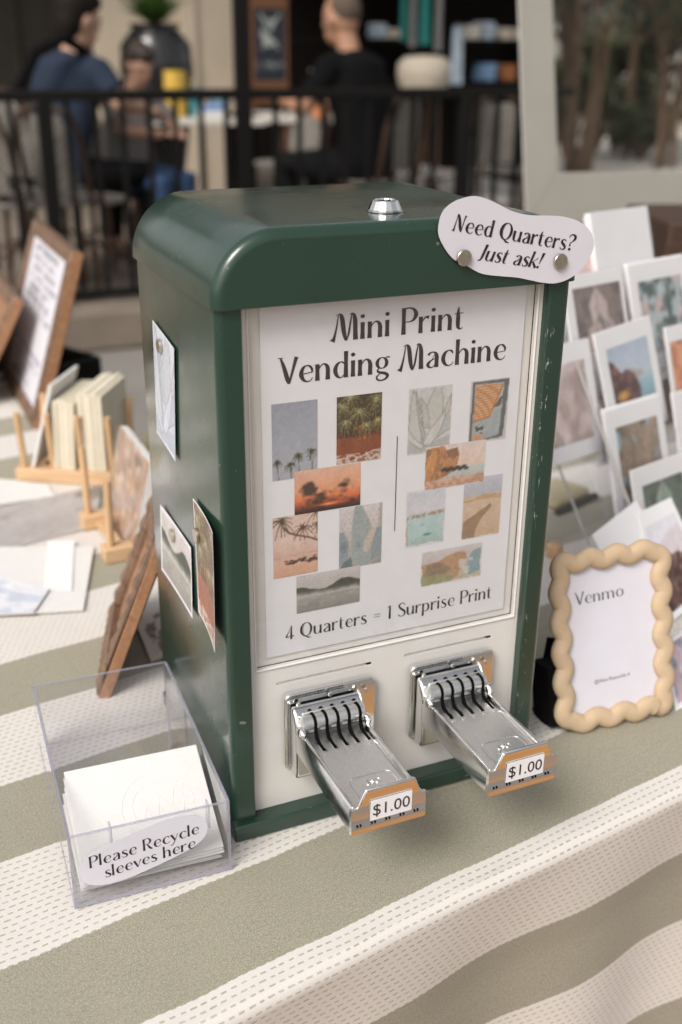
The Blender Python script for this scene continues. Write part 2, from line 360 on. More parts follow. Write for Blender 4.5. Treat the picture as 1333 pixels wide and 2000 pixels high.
def text_mb(s, bold=1.0, track=.02):
    """flat letter shapes; returns MB and total width for cap height 1"""
    mb = MB(); x = 0; lay = 0
    for ch in s:
        adv, strokes = GLY[ch]
        for st in strokes:
            lay = (lay+1) % 7; zz = lay*.0012
            if st[0] == 'dot':
                _, dx, dy, r = st
                mb.add([(x+dx+r*math.cos(2*math.pi*k/14), dy+r*math.sin(2*math.pi*k/14), zz) for k in range(14)], [tuple(range(14))]); continue
            sp = _spline(st); L = []; Rr = []
            closed = len(st) > 3 and abs(st[0][0]-st[-1][0])+abs(st[0][1]-st[-1][1]) < 1e-6
            for i, p in enumerate(sp):
                q0 = sp[max(i-1, 0)]; q1 = sp[min(i+1, len(sp)-1)]
                if closed and i in (0, len(sp)-1): q0, q1 = sp[-2], sp[1]
                d = np.array(q1[:2])-np.array(q0[:2]); d = d/(np.linalg.norm(d)+1e-9); nrm = np.array((-d[1], d[0]))
                w = max(p[2]*bold, .022)/2
                L.append((x+p[0]+nrm[0]*w, p[1]+nrm[1]*w, zz)); Rr.append((x+p[0]-nrm[0]*w, p[1]-nrm[1]*w, zz))
            n = len(sp)
            mb.add(L+Rr, [(i, n+i, n+i+1, i+1) for i in range(n-1)])
        x += adv+track
    return mb, x-track
def flat_build(mb, name, mat, parent):
    me = bpy.data.meshes.new(name); me.from_pydata(mb.v, [], mb.f); me.materials.append(mat)
    o = bpy.data.objects.new(name, me); COL.objects.link(o)
    if parent: o.parent = parent
    return o
def lettering(lines, parent, mat, name='lettering', bold=1.0, thick=0.0):
    """lines: (text, p_left_baseline, ex, ey, width, height) in the parent's space; all lines one mesh"""
    out = MB()
    for s, p, ex, ey, w, h in lines:
        mb, W = text_mb(s, bold); M = frame_M(p, ex, ey)
        sx = w/W
        out.add([tuple(M @ Vector((a*sx, b*h, c*.02))) for a, b, c in mb.v], mb.f)
    return flat_build(out, name, mat, parent)
def plain_text(s, M, size, mat, parent, name='lettering', ext=0, align='CENTER', font_scale=(1,1)):
    cu = bpy.data.curves.new(name, 'FONT'); cu.body = s; cu.size = size; cu.extrude = ext; cu.align_x = align; cu.resolution_u = 4
    o = bpy.data.objects.new(name, cu); COL.objects.link(o); dg = bpy.context.evaluated_depsgraph_get()
    me = bpy.data.meshes.new_from_object(o.evaluated_get(dg)); bpy.data.objects.remove(o)
    me.name = name; me.materials.clear(); me.materials.append(mat)
    S = Matrix.Diagonal((font_scale[0], font_scale[1], 1, 1)); me.transform(M @ S)
    o = bpy.data.objects.new(name, me); COL.objects.link(o); o.parent = parent; return o

# ------------------------------------------------------------------ little printed pictures, drawn into vertex colours
class Pic:
    def __init__(s, nx, ny, base=(255,255,255)):
        s.nx, s.ny = nx, ny; s.a = np.ones((ny, nx, 3))*np.array(base, float)
        s.X, s.Y = np.meshgrid((np.arange(nx)+.5)/nx, (np.arange(ny)+.5)/ny); s.asp = ny/nx
        s.rs = np.random.RandomState(nx*7+ny)
    def over(s, m, col):
        s.a += (np.array(col, float)-s.a)*np.clip(m, 0, 1)[..., None]; return s
    def grad(s, stops, jit=0):
        ys = [k[0] for k in stops]
        yy = s.Y+jit*(s.nz(4)-.5) if jit else s.Y
        for c in range(3): s.a[..., c] = np.interp(yy, ys, [k[1][c] for k in stops])
        return s
    def nz(s, f, oct=3, seed=0, ax=1.0):
        rs = np.random.RandomState(seed+int(f*13)); out = 0; amp = 1; tot = 0
        for o in range(oct):
            gx = max(2, int(f*ax)); gy = max(2, int(f*s.asp)); g = rs.rand(gy+2, gx+2)
            x = s.X*gx; y = s.Y*gy; i = x.astype(int); j = y.astype(int); u = x-i; v = y-j; u = u*u*(3-2*u); v = v*v*(3-2*v)
            out = out+amp*((g[j, i]*(1-u)+g[j, i+1]*u)*(1-v)+(g[j+1, i]*(1-u)+g[j+1, i+1]*u)*v); tot += amp; amp *= .5; f *= 2
        return out/tot
    def poly(s, pts, col, al=1.0, edge=None, ew=.012):
        m = np.zeros_like(s.X, bool); n = len(pts)
        for i in range(n):
            (x0, y0), (x1, y1) = pts[i], pts[(i+1) % n]
            c = ((y0 > s.Y) != (y1 > s.Y)) & (s.X < (x1-x0)*(s.Y-y0)/(y1-y0+1e-12)+x0); m ^= c
        s.over(m*al, col)
        if edge is not None:
            for i in range(n): s.line([pts[i], pts[(i+1) % n]], ew, edge, .8)
        return s
    def line(s, pts, w, col, al=1.0, w1=None):
        best = np.zeros_like(s.X)
        n = len(pts)-1
        for i in range(n):
            (x0, y0), (x1, y1) = pts[i], pts[i+1]
            dx, dy = x1-x0, (y1-y0)*s.asp; L = dx*dx+dy*dy+1e-12
            k = np.clip(((s.X-x0)*dx+(s.Y-y0)*s.asp*dy)/L, 0, 1)
            d = np.hypot(s.X-x0-k*dx, (s.Y-y0)*s.asp-k*dy)
            ww = w if w1 is None else w+(w1-w)*(i+k)/n
            best = np.maximum(best, np.clip(1.2-d/(ww/2+1e-9)*1.0, 0, 1)/1.0)
        return s.over(np.clip(best*1.6, 0, 1)*al, col)
    def ell(s, cx, cy, rx, ry, col, al=1.0, soft=.15):
        d = np.hypot((s.X-cx)/rx, (s.Y-cy)/ry); return s.over(np.clip((1-d)/soft, 0, 1)*al, col)
    def frond(s, cx, cy, L, col, n=9, w=.02, droop=.35, seed=1, spread=360):
        rs = np.random.RandomState(seed)
        for i in range(n):
            a = R(spread*i/n+rs.uniform(-14, 14)+10); l = L*rs.uniform(.7, 1.1); pts = []
            for k in range(5):
                q = k/4; pts.append((cx+l*q*math.cos(a), cy+(l*q*math.sin(a)-droop*l*q*q)/s.asp))
            s.line(pts, w, col, .95, w*.3)
        return s
    def grain(s, amp=6):
        # printed detail: soft mottling, a slight blur, then grain
        s.a *= (1+.09*(s.nz(9, 3, 31)-.5)+.13*(s.nz(27, 2, 57)-.5)*np.clip(1.6-s.a.mean(2)/140, .25, 1))[..., None]
        p = np.pad(s.a, ((1,1),(1,1),(0,0)), 'edge'); s.a = (p[:-2,1:-1]+p[2:,1:-1]+p[1:-1,:-2]+p[1:-1,2:]+3*p[1:-1,1:-1])/7
        s.a += s.rs.randn(s.ny, s.nx, 1)*amp; return s
    def rough_edge(s, amt=.03, col=(226,222,228), seed=3):
        n1 = s.nz(9, 3, seed)*amt
        m = (s.X < n1) | (s.X > 1-n1) | (s.Y < n1) | (s.Y > 1-n1); return s.over(m*1.0, col)
    def lin(s): return lin(np.clip(s.a, 0, 255))

def p_palms(nx=52, ny=84):
    p = Pic(nx, ny).grad([(0,(176,178,186)),(1,(158,162,174))])
    for i, (x, y, b, l) in enumerate([(.12,.25,.02,.10),(.40,.20,.0,.13),(.57,.30,.02,.15),(.86,.34,.05,.15)]):
        p.line([(x+.02,0),(x,y)], .018, (92,78,66)); p.frond(x, y, l, (66,62,44), 11, .028, .5, i)
    return p.grain(3)
def p_pandanus(nx=60, ny=92, border=0):
    p = Pic(nx, ny, (92,66,44)); p.over(p.nz(9, 3), (60,52,32))
    p.poly([(0,0),(1,0),(1,.42),(0,.40)], (150,84,52)); p.over((p.Y < .42)*p.nz(7, 3, 2)*.6, (112,62,40))
    p.over((p.Y > .38)*(p.Y < .5)*.75*p.nz(8,3,5), (48,32,24))
    rs = np.random.RandomState(4)
    for i, (x, y, l) in enumerate([(.12,.86,.30),(.5,.75,.34),(.86,.92,.32),(.3,.98,.3),(.66,.55,.22),(.92,.6,.2),(.2,.62,.22)]):
        p.frond(x, y, l, (128,128,84), 16, .022, .7, i); p.frond(x, y, l*.85, (176,172,126), 10, .014, .7, i+9)
    for i in range(22):
        x = rs.rand(); y = rs.uniform(.42, .62); p.line([(x, y),(x+rs.uniform(-.04,.04), y-rs.uniform(.05,.14))], .02, (170,112,66), .8)
    p.poly([(0,0),(1,0),(1,.16),(.82,.15),(.62,.10),(.45,.06),(.32,.02),(.26,.08),(.1,.09),(0,.09)], (150,108,84), 1, (226,212,204), .035)
    p.over((p.Y < .14)*(p.nz(18, 2) > .56)*.8, (222,208,200))
    if border: p.over(np.ones_like(p.X)*.30, (196,168,166)); _border(p, border)  # pinkish veil paints a grazing reflection into the print's colours
    return p.grain(5)
def p_sunset(nx=76, ny=52):
    p = Pic(nx, ny).grad([(0,(62,36,30)),(.12,(120,62,46)),(.3,(226,120,74)),(.5,(228,160,122)),(1,(226,184,162))])
    n = p.nz(5, 4, 8, .8); m = np.clip((n-.46-.55*np.maximum(p.Y-.55,0)*2)*7, 0, 1)*(p.Y < .85); p.over(m*.9, (62,46,40))
    p.ell(.52,.16,.34,.05,(255,120,70),.9,.9); p.ell(.52,.155,.14,.03,(255,178,104),1,.8); p.ell(.62,.36,.2,.07,(250,150,90),.7,.8)
    p.over(np.clip((.1-p.Y)*14,0,1)*.8, (52,32,28)); return p.grain(4)
def p_beach(nx=54, ny=80):
    p = Pic(nx, ny).grad([(0,(216,172,146)),(.2,(222,180,156)),(.35,(214,178,164)),(.6,(226,200,188)),(1,(222,196,184))])
    p.line([(.24,.82),(.36,.72),(.55,.66),(.8,.6),(1,.53)], .05, (96,72,58), 1, .04)
    p.frond(.2,.93,.34,(84,70,46),13,.035,.6,2); p.frond(.66,.78,.27,(92,66,46),13,.03,.6,3); p.frond(1.0,.78,.24,(96,72,50),11,.03,.6,5); p.frond(.95,1.0,.26,(110,86,62),9,.03,.6,7)
    p.line([(0,.33),(1,.36)], .012, (190,152,134)); p.over((p.Y<.2)*p.nz(6,3)*.3,(196,150,120))
    for i in range(30):
        x = np.random.RandomState(i).uniform(.28,1); y = .24+np.random.RandomState(i+50).uniform(-.045,.045)*(.4+x*.6); p.ell(x,y,.06,.018,(72,52,44) if i%3 else (120,90,74),1,.4)
    return p.grain(4)
def p_cactus(nx=54, ny=76):
    p = Pic(nx, ny, (214,204,202)); p.grad([(0,(150,146,140)),(.6,(206,196,194)),(1,(220,214,218))])
    for pts, c in (([(.0,.05),(.22,.0),(.24,.45),(.1,.62),(0,.6)],(138,152,158)), ([(.3,.0),(.75,.02),(.82,.4),(.7,.75),(.52,1.0),(.36,1.0),(.28,.6)],(158,168,168)),
                   ([(.72,.05),(1,.1),(1,.75),(.86,.6),(.74,.3)],(140,154,158)), ([(.56,.25),(.66,.22),(.84,.55),(.78,.62),(.6,.42)],(206,190,176)), ([(.9,.6),(1,.62),(1,1),(.93,1)],(178,172,162)), ([(.0,.0),(.34,.0),(.3,.2),(.1,.12)],(104,118,124))):
        p.poly(pts, c, 1, (196,186,174), .02)
    for i in range(7):
        for j in range(12):
            p.ell(.08+.13*i+.06*(j%2), .06+.075*j, .014, .010, (108,120,130), .8, .5)
    p.ell(.46,.36,.10,.09,(92,122,148),.6,.9); p.ell(.1,.35,.12,.1,(88,114,136),.6,.9); p.over(p.nz(8,3)*.25,(196,180,170)); return p.grain(5)
def p_fog(nx=76, ny=50, border=0):
    p = Pic(nx, ny).grad([(0,(150,146,140)),(.3,(176,172,166)),(.55,(190,186,180)),(.75,(192,186,182)),(1,(204,198,198))])
    h = .62+.06*np.sin(p.X*9+1)+.25*np.clip(p.X-.45,0,.28)-.25*np.clip(p.X-.8,0,1)+.05*(p.nz(8,3)-.5)
    base = .52-.12*p.X*0; m = (p.Y < h)*np.clip((p.Y-.38-.14*p.nz(5,3))*8, 0, 1); p.over(m*.95, (84,84,74)); p.over(m*p.nz(14,2,3)*.7, (52,54,46))
    p.over((p.Y<.4)*p.nz(20,3,2,.35)*.45,(118,114,108))
    if border: _border(p, border)
    return p.grain(5)
def p_agave(nx=56, ny=90, blue=0, border=0):
    bg = (216,212,212) if not blue else (212,214,222)
    p = Pic(nx, ny, bg); p.over(p.nz(3,2)*.35,(190,192,190) if not blue else (180,190,206)); p.poly([(0,0),(1,0.05),(1,.24),(.6,.18),(0,.2)], (176,176,172) if not blue else (176,182,194), .7)
    leaves = [([(.02,.30),(.06,.72),(.10,.97),(.18,.9),(.32,.6),(.36,.3),(.3,.15)],(206,204,198)), ([(.5,.4),(.42,.72),(.62,1.0),(.72,1.0),(.80,.8),(.8,.45),(.6,.25)],(202,200,192)),
              ([(.16,.97),(.24,.8),(.3,.5),(.42,.3),(.36,.18),(.28,.4),(.2,.7)],(180,180,174)), ([(.27,.86),(.42,.72),(.5,.5),(.5,.38),(.36,.4)],(192,194,188)),
              ([(.8,.6),(.98,.86),(.96,.6),(.8,.45)],(206,196,186)), ([(.62,.2),(1,.35),(.98,.62),(.8,.5)],(190,192,190)), ([(.0,.40),(.24,.2),(.4,.12),(.3,.08),(0,.25)],(214,212,208)),
              ([(.36,.14),(.50,.34),(.86,.62),(.84,.5),(.7,.25),(.52,.12)],(216,214,210))]
    for pts, c in leaves:
        if blue: c = (c[0]-4, c[1]-1, c[2]+12)
        p.poly(pts, c, 1, (122,122,122) if not blue else (128,134,148), .016)
    p.over(p.nz(10,3,4)*.28,(168,170,166) if not blue else (166,174,192)); p.rough_edge(.05,bg)
    if border: _border(p, border)
    return p.grain(4)
def p_shutter(nx=50, ny=80):
    p = Pic(nx, ny, (204,198,194)); p.poly([(.04,.02),(.9,.06),(.98,.97),(.06,.98)], (104,108,108)); p.poly([(.10,.02),(.80,.10),(.86,.92),(.12,.94)], (178,182,182))
    p.over(p.nz(9,3)*.3*(p.X>.12)*(p.X<.8)*(p.Y<.5),(110,130,144)); p.poly([(.12,.35),(.52,.40),(.84,.90),(.14,.93)], (196,140,94))
    for i in range(13):
        y = .40+.042*i; p.line([(.14,y),(.50+.027*i,y+.035-.001*i)], .014, (226,206,190), .95)
    p.line([(.12,.35),(.52,.40),(.84,.90)], .035, (184,120,76)); p.poly([(.62,.55),(.8,.56),(.84,.72),(.76,.68)], (112,98,86)); p.poly([(.1,.06),(.4,.05),(.34,.14),(.12,.15)], (206,158,124))
    p.over((np.hypot((p.X-.27)/.16,(p.Y-.21)/.07)<1)*(p.nz(14,2)>.5)*.9,(84,70,64)); p.rough_edge(.03); return p.grain(5)
def p_cliff(nx=78, ny=54):
    p = Pic(nx, ny).grad([(0,(206,164,140)),(.2,(214,180,160)),(.26,(188,196,190)),(.42,(196,204,198)),(.5,(228,204,186)),(1,(226,208,204))])
    p.poly([(0,.2),(0,.93),(.12,.96),(.30,.98),(.34,.86),(.40,.88),(.52,.90),(.56,.72),(.54,.55),(.5,.4),(.36,.28),(.2,.22)], (192,140,98)); n = p.nz(12,3,5,2); p.over(((p.X<.57)*(p.Y>.24)*(p.Y<.95))*(n>.54)*.55*(p.a[...,2]<140),(140,100,74))
    p.poly([(.02,.5),(.1,.9),(.2,.85),(.14,.4)], (218,158,100), .7); p.poly([(.34,.86),(.52,.9),(.56,.72),(.46,.66),(.38,.7)],(132,104,84),.8)
    for i in range(12): p.ell(.3+.035*i,.42+.03*math.sin(i*2.1),.05,.045,(58,52,52),.9,.5)
    p.over((p.Y<.24)*(p.nz(16,2)>.5)*.4,(168,120,98)); p.rough_edge(.02); return p.grain(5)
def p_sea(nx=50, ny=70):
    p = Pic(nx, ny).grad([(0,(160,186,176)),(.2,(172,202,202)),(.5,(184,206,208)),(.58,(196,204,208)),(.62,(214,212,216)),(1,(206,210,218))])
    p.over((np.abs(p.Y-.53-.04*p.X)<.03)*(p.nz(20,2)>.42)*.9,(168,140,112)); p.poly([(0,0),(.08,0),(.06,.45),(0,.5)],(176,146,112),.8)
    p.over((p.Y<.5)*p.nz(9,3,2)*.4,(206,212,202)); p.ell(.56,.2,.14,.03,(104,132,140),.9,.5); p.ell(.42,.38,.07,.015,(130,140,140),.8,.5); p.rough_edge(.07); return p.grain(4)
def p_dunes(nx=50, ny=74):
    p = Pic(nx, ny).grad([(0,(206,178,150)),(.5,(214,192,168)),(.66,(212,192,168)),(.74,(190,190,200)),(1,(206,206,214))])
    p.poly([(0,.0),(.05,.3),(.45,.44),(.72,.54),(.74,.48),(.5,.32),(.36,.14),(.34,.02)],(156,130,106)); p.line([(0,.62),(.25,.62),(.5,.7),(1,.66)],.03,(184,150,112)); p.poly([(.3,.63),(.5,.71),(.75,.67),(.9,.64),(1,.69),(1,.61)],(196,164,124))
    p.over((p.Y<.7)*p.nz(10,3)*.3,(186,150,116)); p.over((p.Y>.72)*p.nz(4,3,5)*.6,(172,176,192)); p.rough_edge(.035); return p.grain(4)
def p_coast(nx=78, ny=46):
    p = Pic(nx, ny).grad([(0,(188,182,160)),(.5,(200,186,172)),(.75,(204,196,198)),(1,(214,208,212))])
    p.poly([(0,.2),(.0,.62),(.3,.66),(.42,.78),(.6,.84),(.72,.8),(.74,.6),(.66,.4),(.6,.1),(.3,.1)],(184,142,108)); p.poly([(.05,.3),(.1,.6),(.3,.64),(.5,.4),(.35,.2)],(128,110,92),.8)
    p.poly([(0,.0),(.55,.06),(.5,.22),(.3,.3),(.1,.28),(0,.3)],(150,152,108)); p.poly([(.78,.1),(1,.2),(1,.85),(.84,.8),(.76,.6)],(130,160,172)); p.over((p.X>.62)*(p.X<.84)*(p.nz(12,3)>.5)*(p.Y<.6)*.8,(214,214,214))
    p.over(p.nz(14,3,9)*.35,(196,180,160)); p.rough_edge(.05); return p.grain(5)
def _border(p, b, col=(228,224,230)):
    by = b/p.asp; m = (p.X < b)|(p.X > 1-b)|(p.Y < by)|(p.Y > 1-by); p.over(m*1.0, col)
def p_soft(seed, cols, nx=40, ny=40, f=4):
    """loose photographic patches in given colours"""
    p = Pic(nx, ny, cols[0])
    for i, c in enumerate(cols[1:]): p.over(np.clip((p.nz(f+i, 3, seed+i*3)-.47)*9, 0, 1)*.95, c)
    return p.grain(4)
def p_arch(nx=48, ny=56):
    p = Pic(nx, ny).grad([(0,(120,150,160)),(.42,(150,184,196)),(.52,(176,194,204)),(.6,(190,200,212)),(1,(176,188,206))])
    p.poly([(.3,.52),(.5,.66),(.8,.56),(.62,.50)], (176,160,146),.8)
    p.poly([(0,0),(.0,.84),(.1,.80),(.24,.64),(.4,.66),(.56,.58),(.64,.40),(.62,0)],(84,58,56)); p.over((p.X<.63)*(p.Y<.82)*(p.nz(10,3)>.54)*(p.a[...,2]<90)*.6,(136,102,98)); p.ell(.22,.34,.18,.09,(190,146,84),1,.5); p.ell(.12,.68,.1,.08,(160,98,88),.8,.8); return p.grain(4)
def p_branches(nx=48, ny=44):
    p = Pic(nx, ny, (150,134,116)); p.over(np.clip((p.nz(5,3,2)-.5)*8,0,1), (150,184,208)); p.over(np.clip((p.nz(6,3,7)-.5)*8,0,1)*.9, (116,98,82))
    p.line([(.1,0),(.3,.4),(.36,.7),(.2,1)],.12,(138,120,104)); p.line([(.9,0),(.7,.4),(.6,.6),(.9,1)],.14,(172,146,130)); p.line([(.6,.6),(.4,.9)],.09,(150,130,112)); p.line([(.3,.1),(.52,.4)],.08,(120,98,82)); return p.grain(5)
def p_succulent(nx=44, ny=44, pink=0):
    base = (92,104,92) if not pink else (122,106,100); lf = (150,166,150) if not pink else (196,176,172)
    p = Pic(nx, ny, base); p.over(np.clip((p.nz(4,3)-.5)*6,0,1)*.8, (60,66,62) if not pink else (84,72,68))
    for i, (x, y, a) in enumerate([(.2,.2,60),(.5,.1,95),(.8,.25,120),(.35,.5,75),(.65,.5,110)]):
        a = R(a); dx, dy = math.cos(a), math.sin(a); l = .5
        p.poly([(x,y),(x+dx*l*.5-dy*.13,y+dy*l*.5+dx*.13),(x+dx*l,y+dy*l),(x+dx*l*.5+dy*.13,y+dy*l*.5-dx*.13)], tuple(np.array(lf)-8*(i%3)), 1, (112,112,104), .02)
    p.over(p.nz(8,3,4)*.25,(206,190,186) if pink else (180,188,176)); return p.grain(5)
def p_rock(nx=50, ny=60):
    p = Pic(nx, ny, (222,220,228)); p.poly([(.25,.3),(.32,.74),(.5,.82),(1,.86),(1,.3)],(206,190,194),.8); p.over((p.Y>.35)*p.nz(6,3)*.5,(228,224,228))
    m = p.Y < .66-.25*p.X+.12*(p.nz(6,3,5)-.5)+.25*(p.X>.5)*(p.X-.5); p.over(m*1.0,(96,72,66)); p.over(m*(p.nz(9,3,2)>.52)*.75,(156,124,118)); p.over(m*(p.nz(12,3,8)>.6)*.7,(62,48,44)); return p.grain(5)
def p_greyrocks(nx=70, ny=50):
    p = Pic(nx, ny, (166,160,156)); p.over(p.nz(5,4,3,.6)*.7,(196,190,190)); p.over(np.clip((p.nz(6,4,11,.5)-.55)*8,0,1)*.7,(112,106,100)); return p.grain(5)
def p_pinkbark(nx=40, ny=56):
    p = Pic(nx, ny, (172,140,122)); p.over(np.clip((p.nz(5,3,2,2.2)-.5)*6,0,1)*.8,(214,196,190)); p.over(np.clip((p.nz(7,3,9,2)-.58)*8,0,1)*.7,(112,92,78)); return p.grain(5)
def p_scribble(nx=36, ny=64, rows=14, seed=0):
    p = Pic(nx, ny, (222,220,228)); rs = np.random.RandomState(seed)
    for i in range(rows):
        y = .93-.86*i/(rows-1)
        if rs.rand() < .15: continue
        p.over((np.abs(p.Y-y)<.018)*(p.X>.12)*(p.X<.12+rs.uniform(.5,.76))*(p.nz(14,2,i)>.42)*.55,(110,108,112))
    return p
def p_tree_stamp(nx=40, ny=56):
    p = Pic(nx, ny, (214,206,198)); p.over(np.clip((p.nz(4,3,6)-.52)*9,0,1)*.9*(p.Y<.8)*(p.Y>.2),(112,92,86)); p.over((p.Y<.3)*(p.Y>.12)*(p.X>.3)*.8,(140,92,80)); _border(p,.16,(222,214,204)); return p
def picture(name, pic, fn, parent, mat=None):
    """fn(u,v) -> position; vertices carry the picture"""
    nx, ny = pic.nx, pic.ny; c = pic.lin()
    vs = [tuple(fn(i/(nx-1), j/(ny-1))) for j in range(ny) for i in range(nx)]
    fs = [(j*nx+i, j*nx+i+1, (j+1)*nx+i+1, (j+1)*nx+i) for j in range(ny-1) for i in range(nx-1)]
    me = bpy.data.meshes.new(name); me.from_pydata(vs, [], fs)
    at = me.attributes.new('ink', 'FLOAT_COLOR', 'POINT')
    at.data.foreach_set('color', np.concatenate([c, np.ones((ny, nx, 1))], 2).ravel())
    me.polygons.foreach_set('use_smooth', [True]*len(me.polygons))
    me.materials.append(mat or INK); o = bpy.data.objects.new(name, me); COL.objects.link(o)
    if parent: o.parent = parent
    return o
# ------------------------------------------------------------------ pavement round the stall
GZ = -0.74; PZ = -0.54
def ground_mats():
    g = NG("paving"); v = g.obj()
    n = g.noise(v, 1.3, 5); n2 = g.noise(v, 60, 3)
    c = g.mix(g.rng(n, .3, .7), (.18,.165,.148,1), (.25,.23,.205,1)); c = g.mix(g.math('MULTIPLY', n2, .3), c, (.25,.235,.21,1))
    g.l(c, g.p.inputs['Base Color']); g.p.inputs['Roughness'].default_value = .85; g.bump(n2, .3, .004); pav = g.m
    g = NG("orange_reflector_brick"); v = g.obj(); b = g.n('ShaderNodeTexBrick'); g.l(v, b.inputs[0])
    b.inputs['Scale'].default_value = 5; b.inputs['Color1'].default_value = (.52,.25,.085,1); b.inputs['Color2'].default_value = (.42,.19,.06,1)
    b.inputs['Mortar'].default_value = (.34,.22,.11,1); b.inputs['Mortar Size'].default_value = .012
    g.l(b.outputs[0], g.p.inputs['Base Color']); g.p.inputs['Roughness'].default_value = .8
    return pav, g.m
PAVE, BRICK = ground_mats()
PATIO = pmat("patio_flagstone", (.20,.165,.13), .85, var=.25, vs=3, bump=.3, bs=60, bd=.003)
struct(MB().grid(lambda a, b: (-80+160*a, -60+160*b, GZ), 16, 16).build('pavement', PAVE))
struct(MB().box(-1.5, 3, -1.23, -.45, GZ, GZ+.004).build('added_orange_strip', BRICK))  # unseen ground strip, added to give the chrome its orange reflection
struct(MB().box(-8, 4.1, 4.55, 12, GZ, PZ).build('patio', PATIO, bevel=.02))

# ------------------------------------------------------------------ table and cloth
TA = R(9.5); CA, SA = math.cos(TA), math.sin(TA)
def W_(a, b, z=0.0): return Vector((a*CA-b*SA, a*SA+b*CA, z))
def build_cloth():
    mb = MB(); uvs = []
    def sheet(us, vs, fn):
        o = len(mb.v); nu = len(us)
        for v in vs:
            for u in us: mb.v.append(tuple(fn(u, v))); uvs.append((u, v))
        for j in range(len(vs)-1):
            for i in range(nu-1): mb.f.append((o+j*nu+i, o+j*nu+i+1, o+(j+1)*nu+i+1, o+(j+1)*nu+i))
    def ripple(a, b): return .0011*mnoise.noise((a*9, b*9, 1.7)) + .0007*mnoise.noise((a*25, b*16, 4.1))-.0006
    EDGE = -.158; RB = .012
    def fold(a, d):
        k = min(d/.30, 1.0)**.8
        s = .55*math.sin(2*math.pi*(a-.02)/.235+.7*math.sin(a*3.1))+.30*math.sin(2*math.pi*(a+.05)/.41)+.3*mnoise.noise((a*5, d*2, 9))
        return k*.017*s
    def front(u, v):
        # v is arc length coordinate across the stripes (table b on the flat)
        if v >= EDGE:
            return W_(u, v, ripple(u, v) - (.0016*(1-min((v-EDGE)/.05, 1))))
        d = EDGE-v; q = RB*math.pi/2
        e0 = EDGE + .006*mnoise.noise((u*4, 0, 3))
        if d < q:
            an = d/RB; return W_(u, e0-RB*math.sin(an), -RB*(1-math.cos(an))-.0016)
        h = d-q; lift = .10*fold(u, h)
        return W_(u, e0-RB-fold(u, h)+.014*min(h/.12, 1), -RB-.0016-h*.985+lift)
    us = list(np.linspace(-1.3, 1.7, 260))
    vs = list(np.linspace(-.87, EDGE-.022, 60))+list(np.linspace(EDGE-.019, EDGE, 7))+list(np.linspace(EDGE+.008, .60, 60))
    sheet(us, vs, front)
    # return over the back edge (right-hand table) and the side table that runs away to the left
    us2 = [u for u in us if u >= .30]
    sheet(us2, list(np.linspace(.60, 1.3, 20)), lambda u, v: W_(u, .60+.004+.012*math.sin(u*17)*(v-.6), -(v-.60)))
    us3 = [u for u in us if u <= .31]
    sheet(us3, list(np.linspace(.60, 1.62, 70)), lambda u, v: W_(u, v, ripple(u, v)-.0003))
    sheet(us3, list(np.linspace(1.62, 2.32, 20)), lambda u, v: W_(u, 1.62+.004+.012*math.sin(u*15)*(v-1.62), -(v-1.62)))
    a1 = us3[-1]
    sheet(list(np.linspace(a1, a1+.7, 20)), list(np.linspace(.60, 1.62, 50)), lambda u, v: W_(a1+.012*math.sin(v*15)*(u-a1), v, -(u-a1)))
    me = bpy.data.meshes.new('tablecloth'); me.from_pydata(mb.v, [], mb.f)
    l = me.uv_layers.new(name='cloth'); idx = np.zeros(len(me.loops), int); me.loops.foreach_get('vertex_index', idx)
    l.data.foreach_set('uv', np.array(uvs)[idx].ravel()); me.materials.append(CLOTH)
    me.polygons.foreach_set('use_smooth', [True]*len(me.polygons))
    o = bpy.data.objects.new('tablecloth', me); COL.objects.link(o)
    tag(o, "striped olive and cream tablecloth with stitched dashes, draped over the stall table", "tablecloth")
    return o
build_cloth()

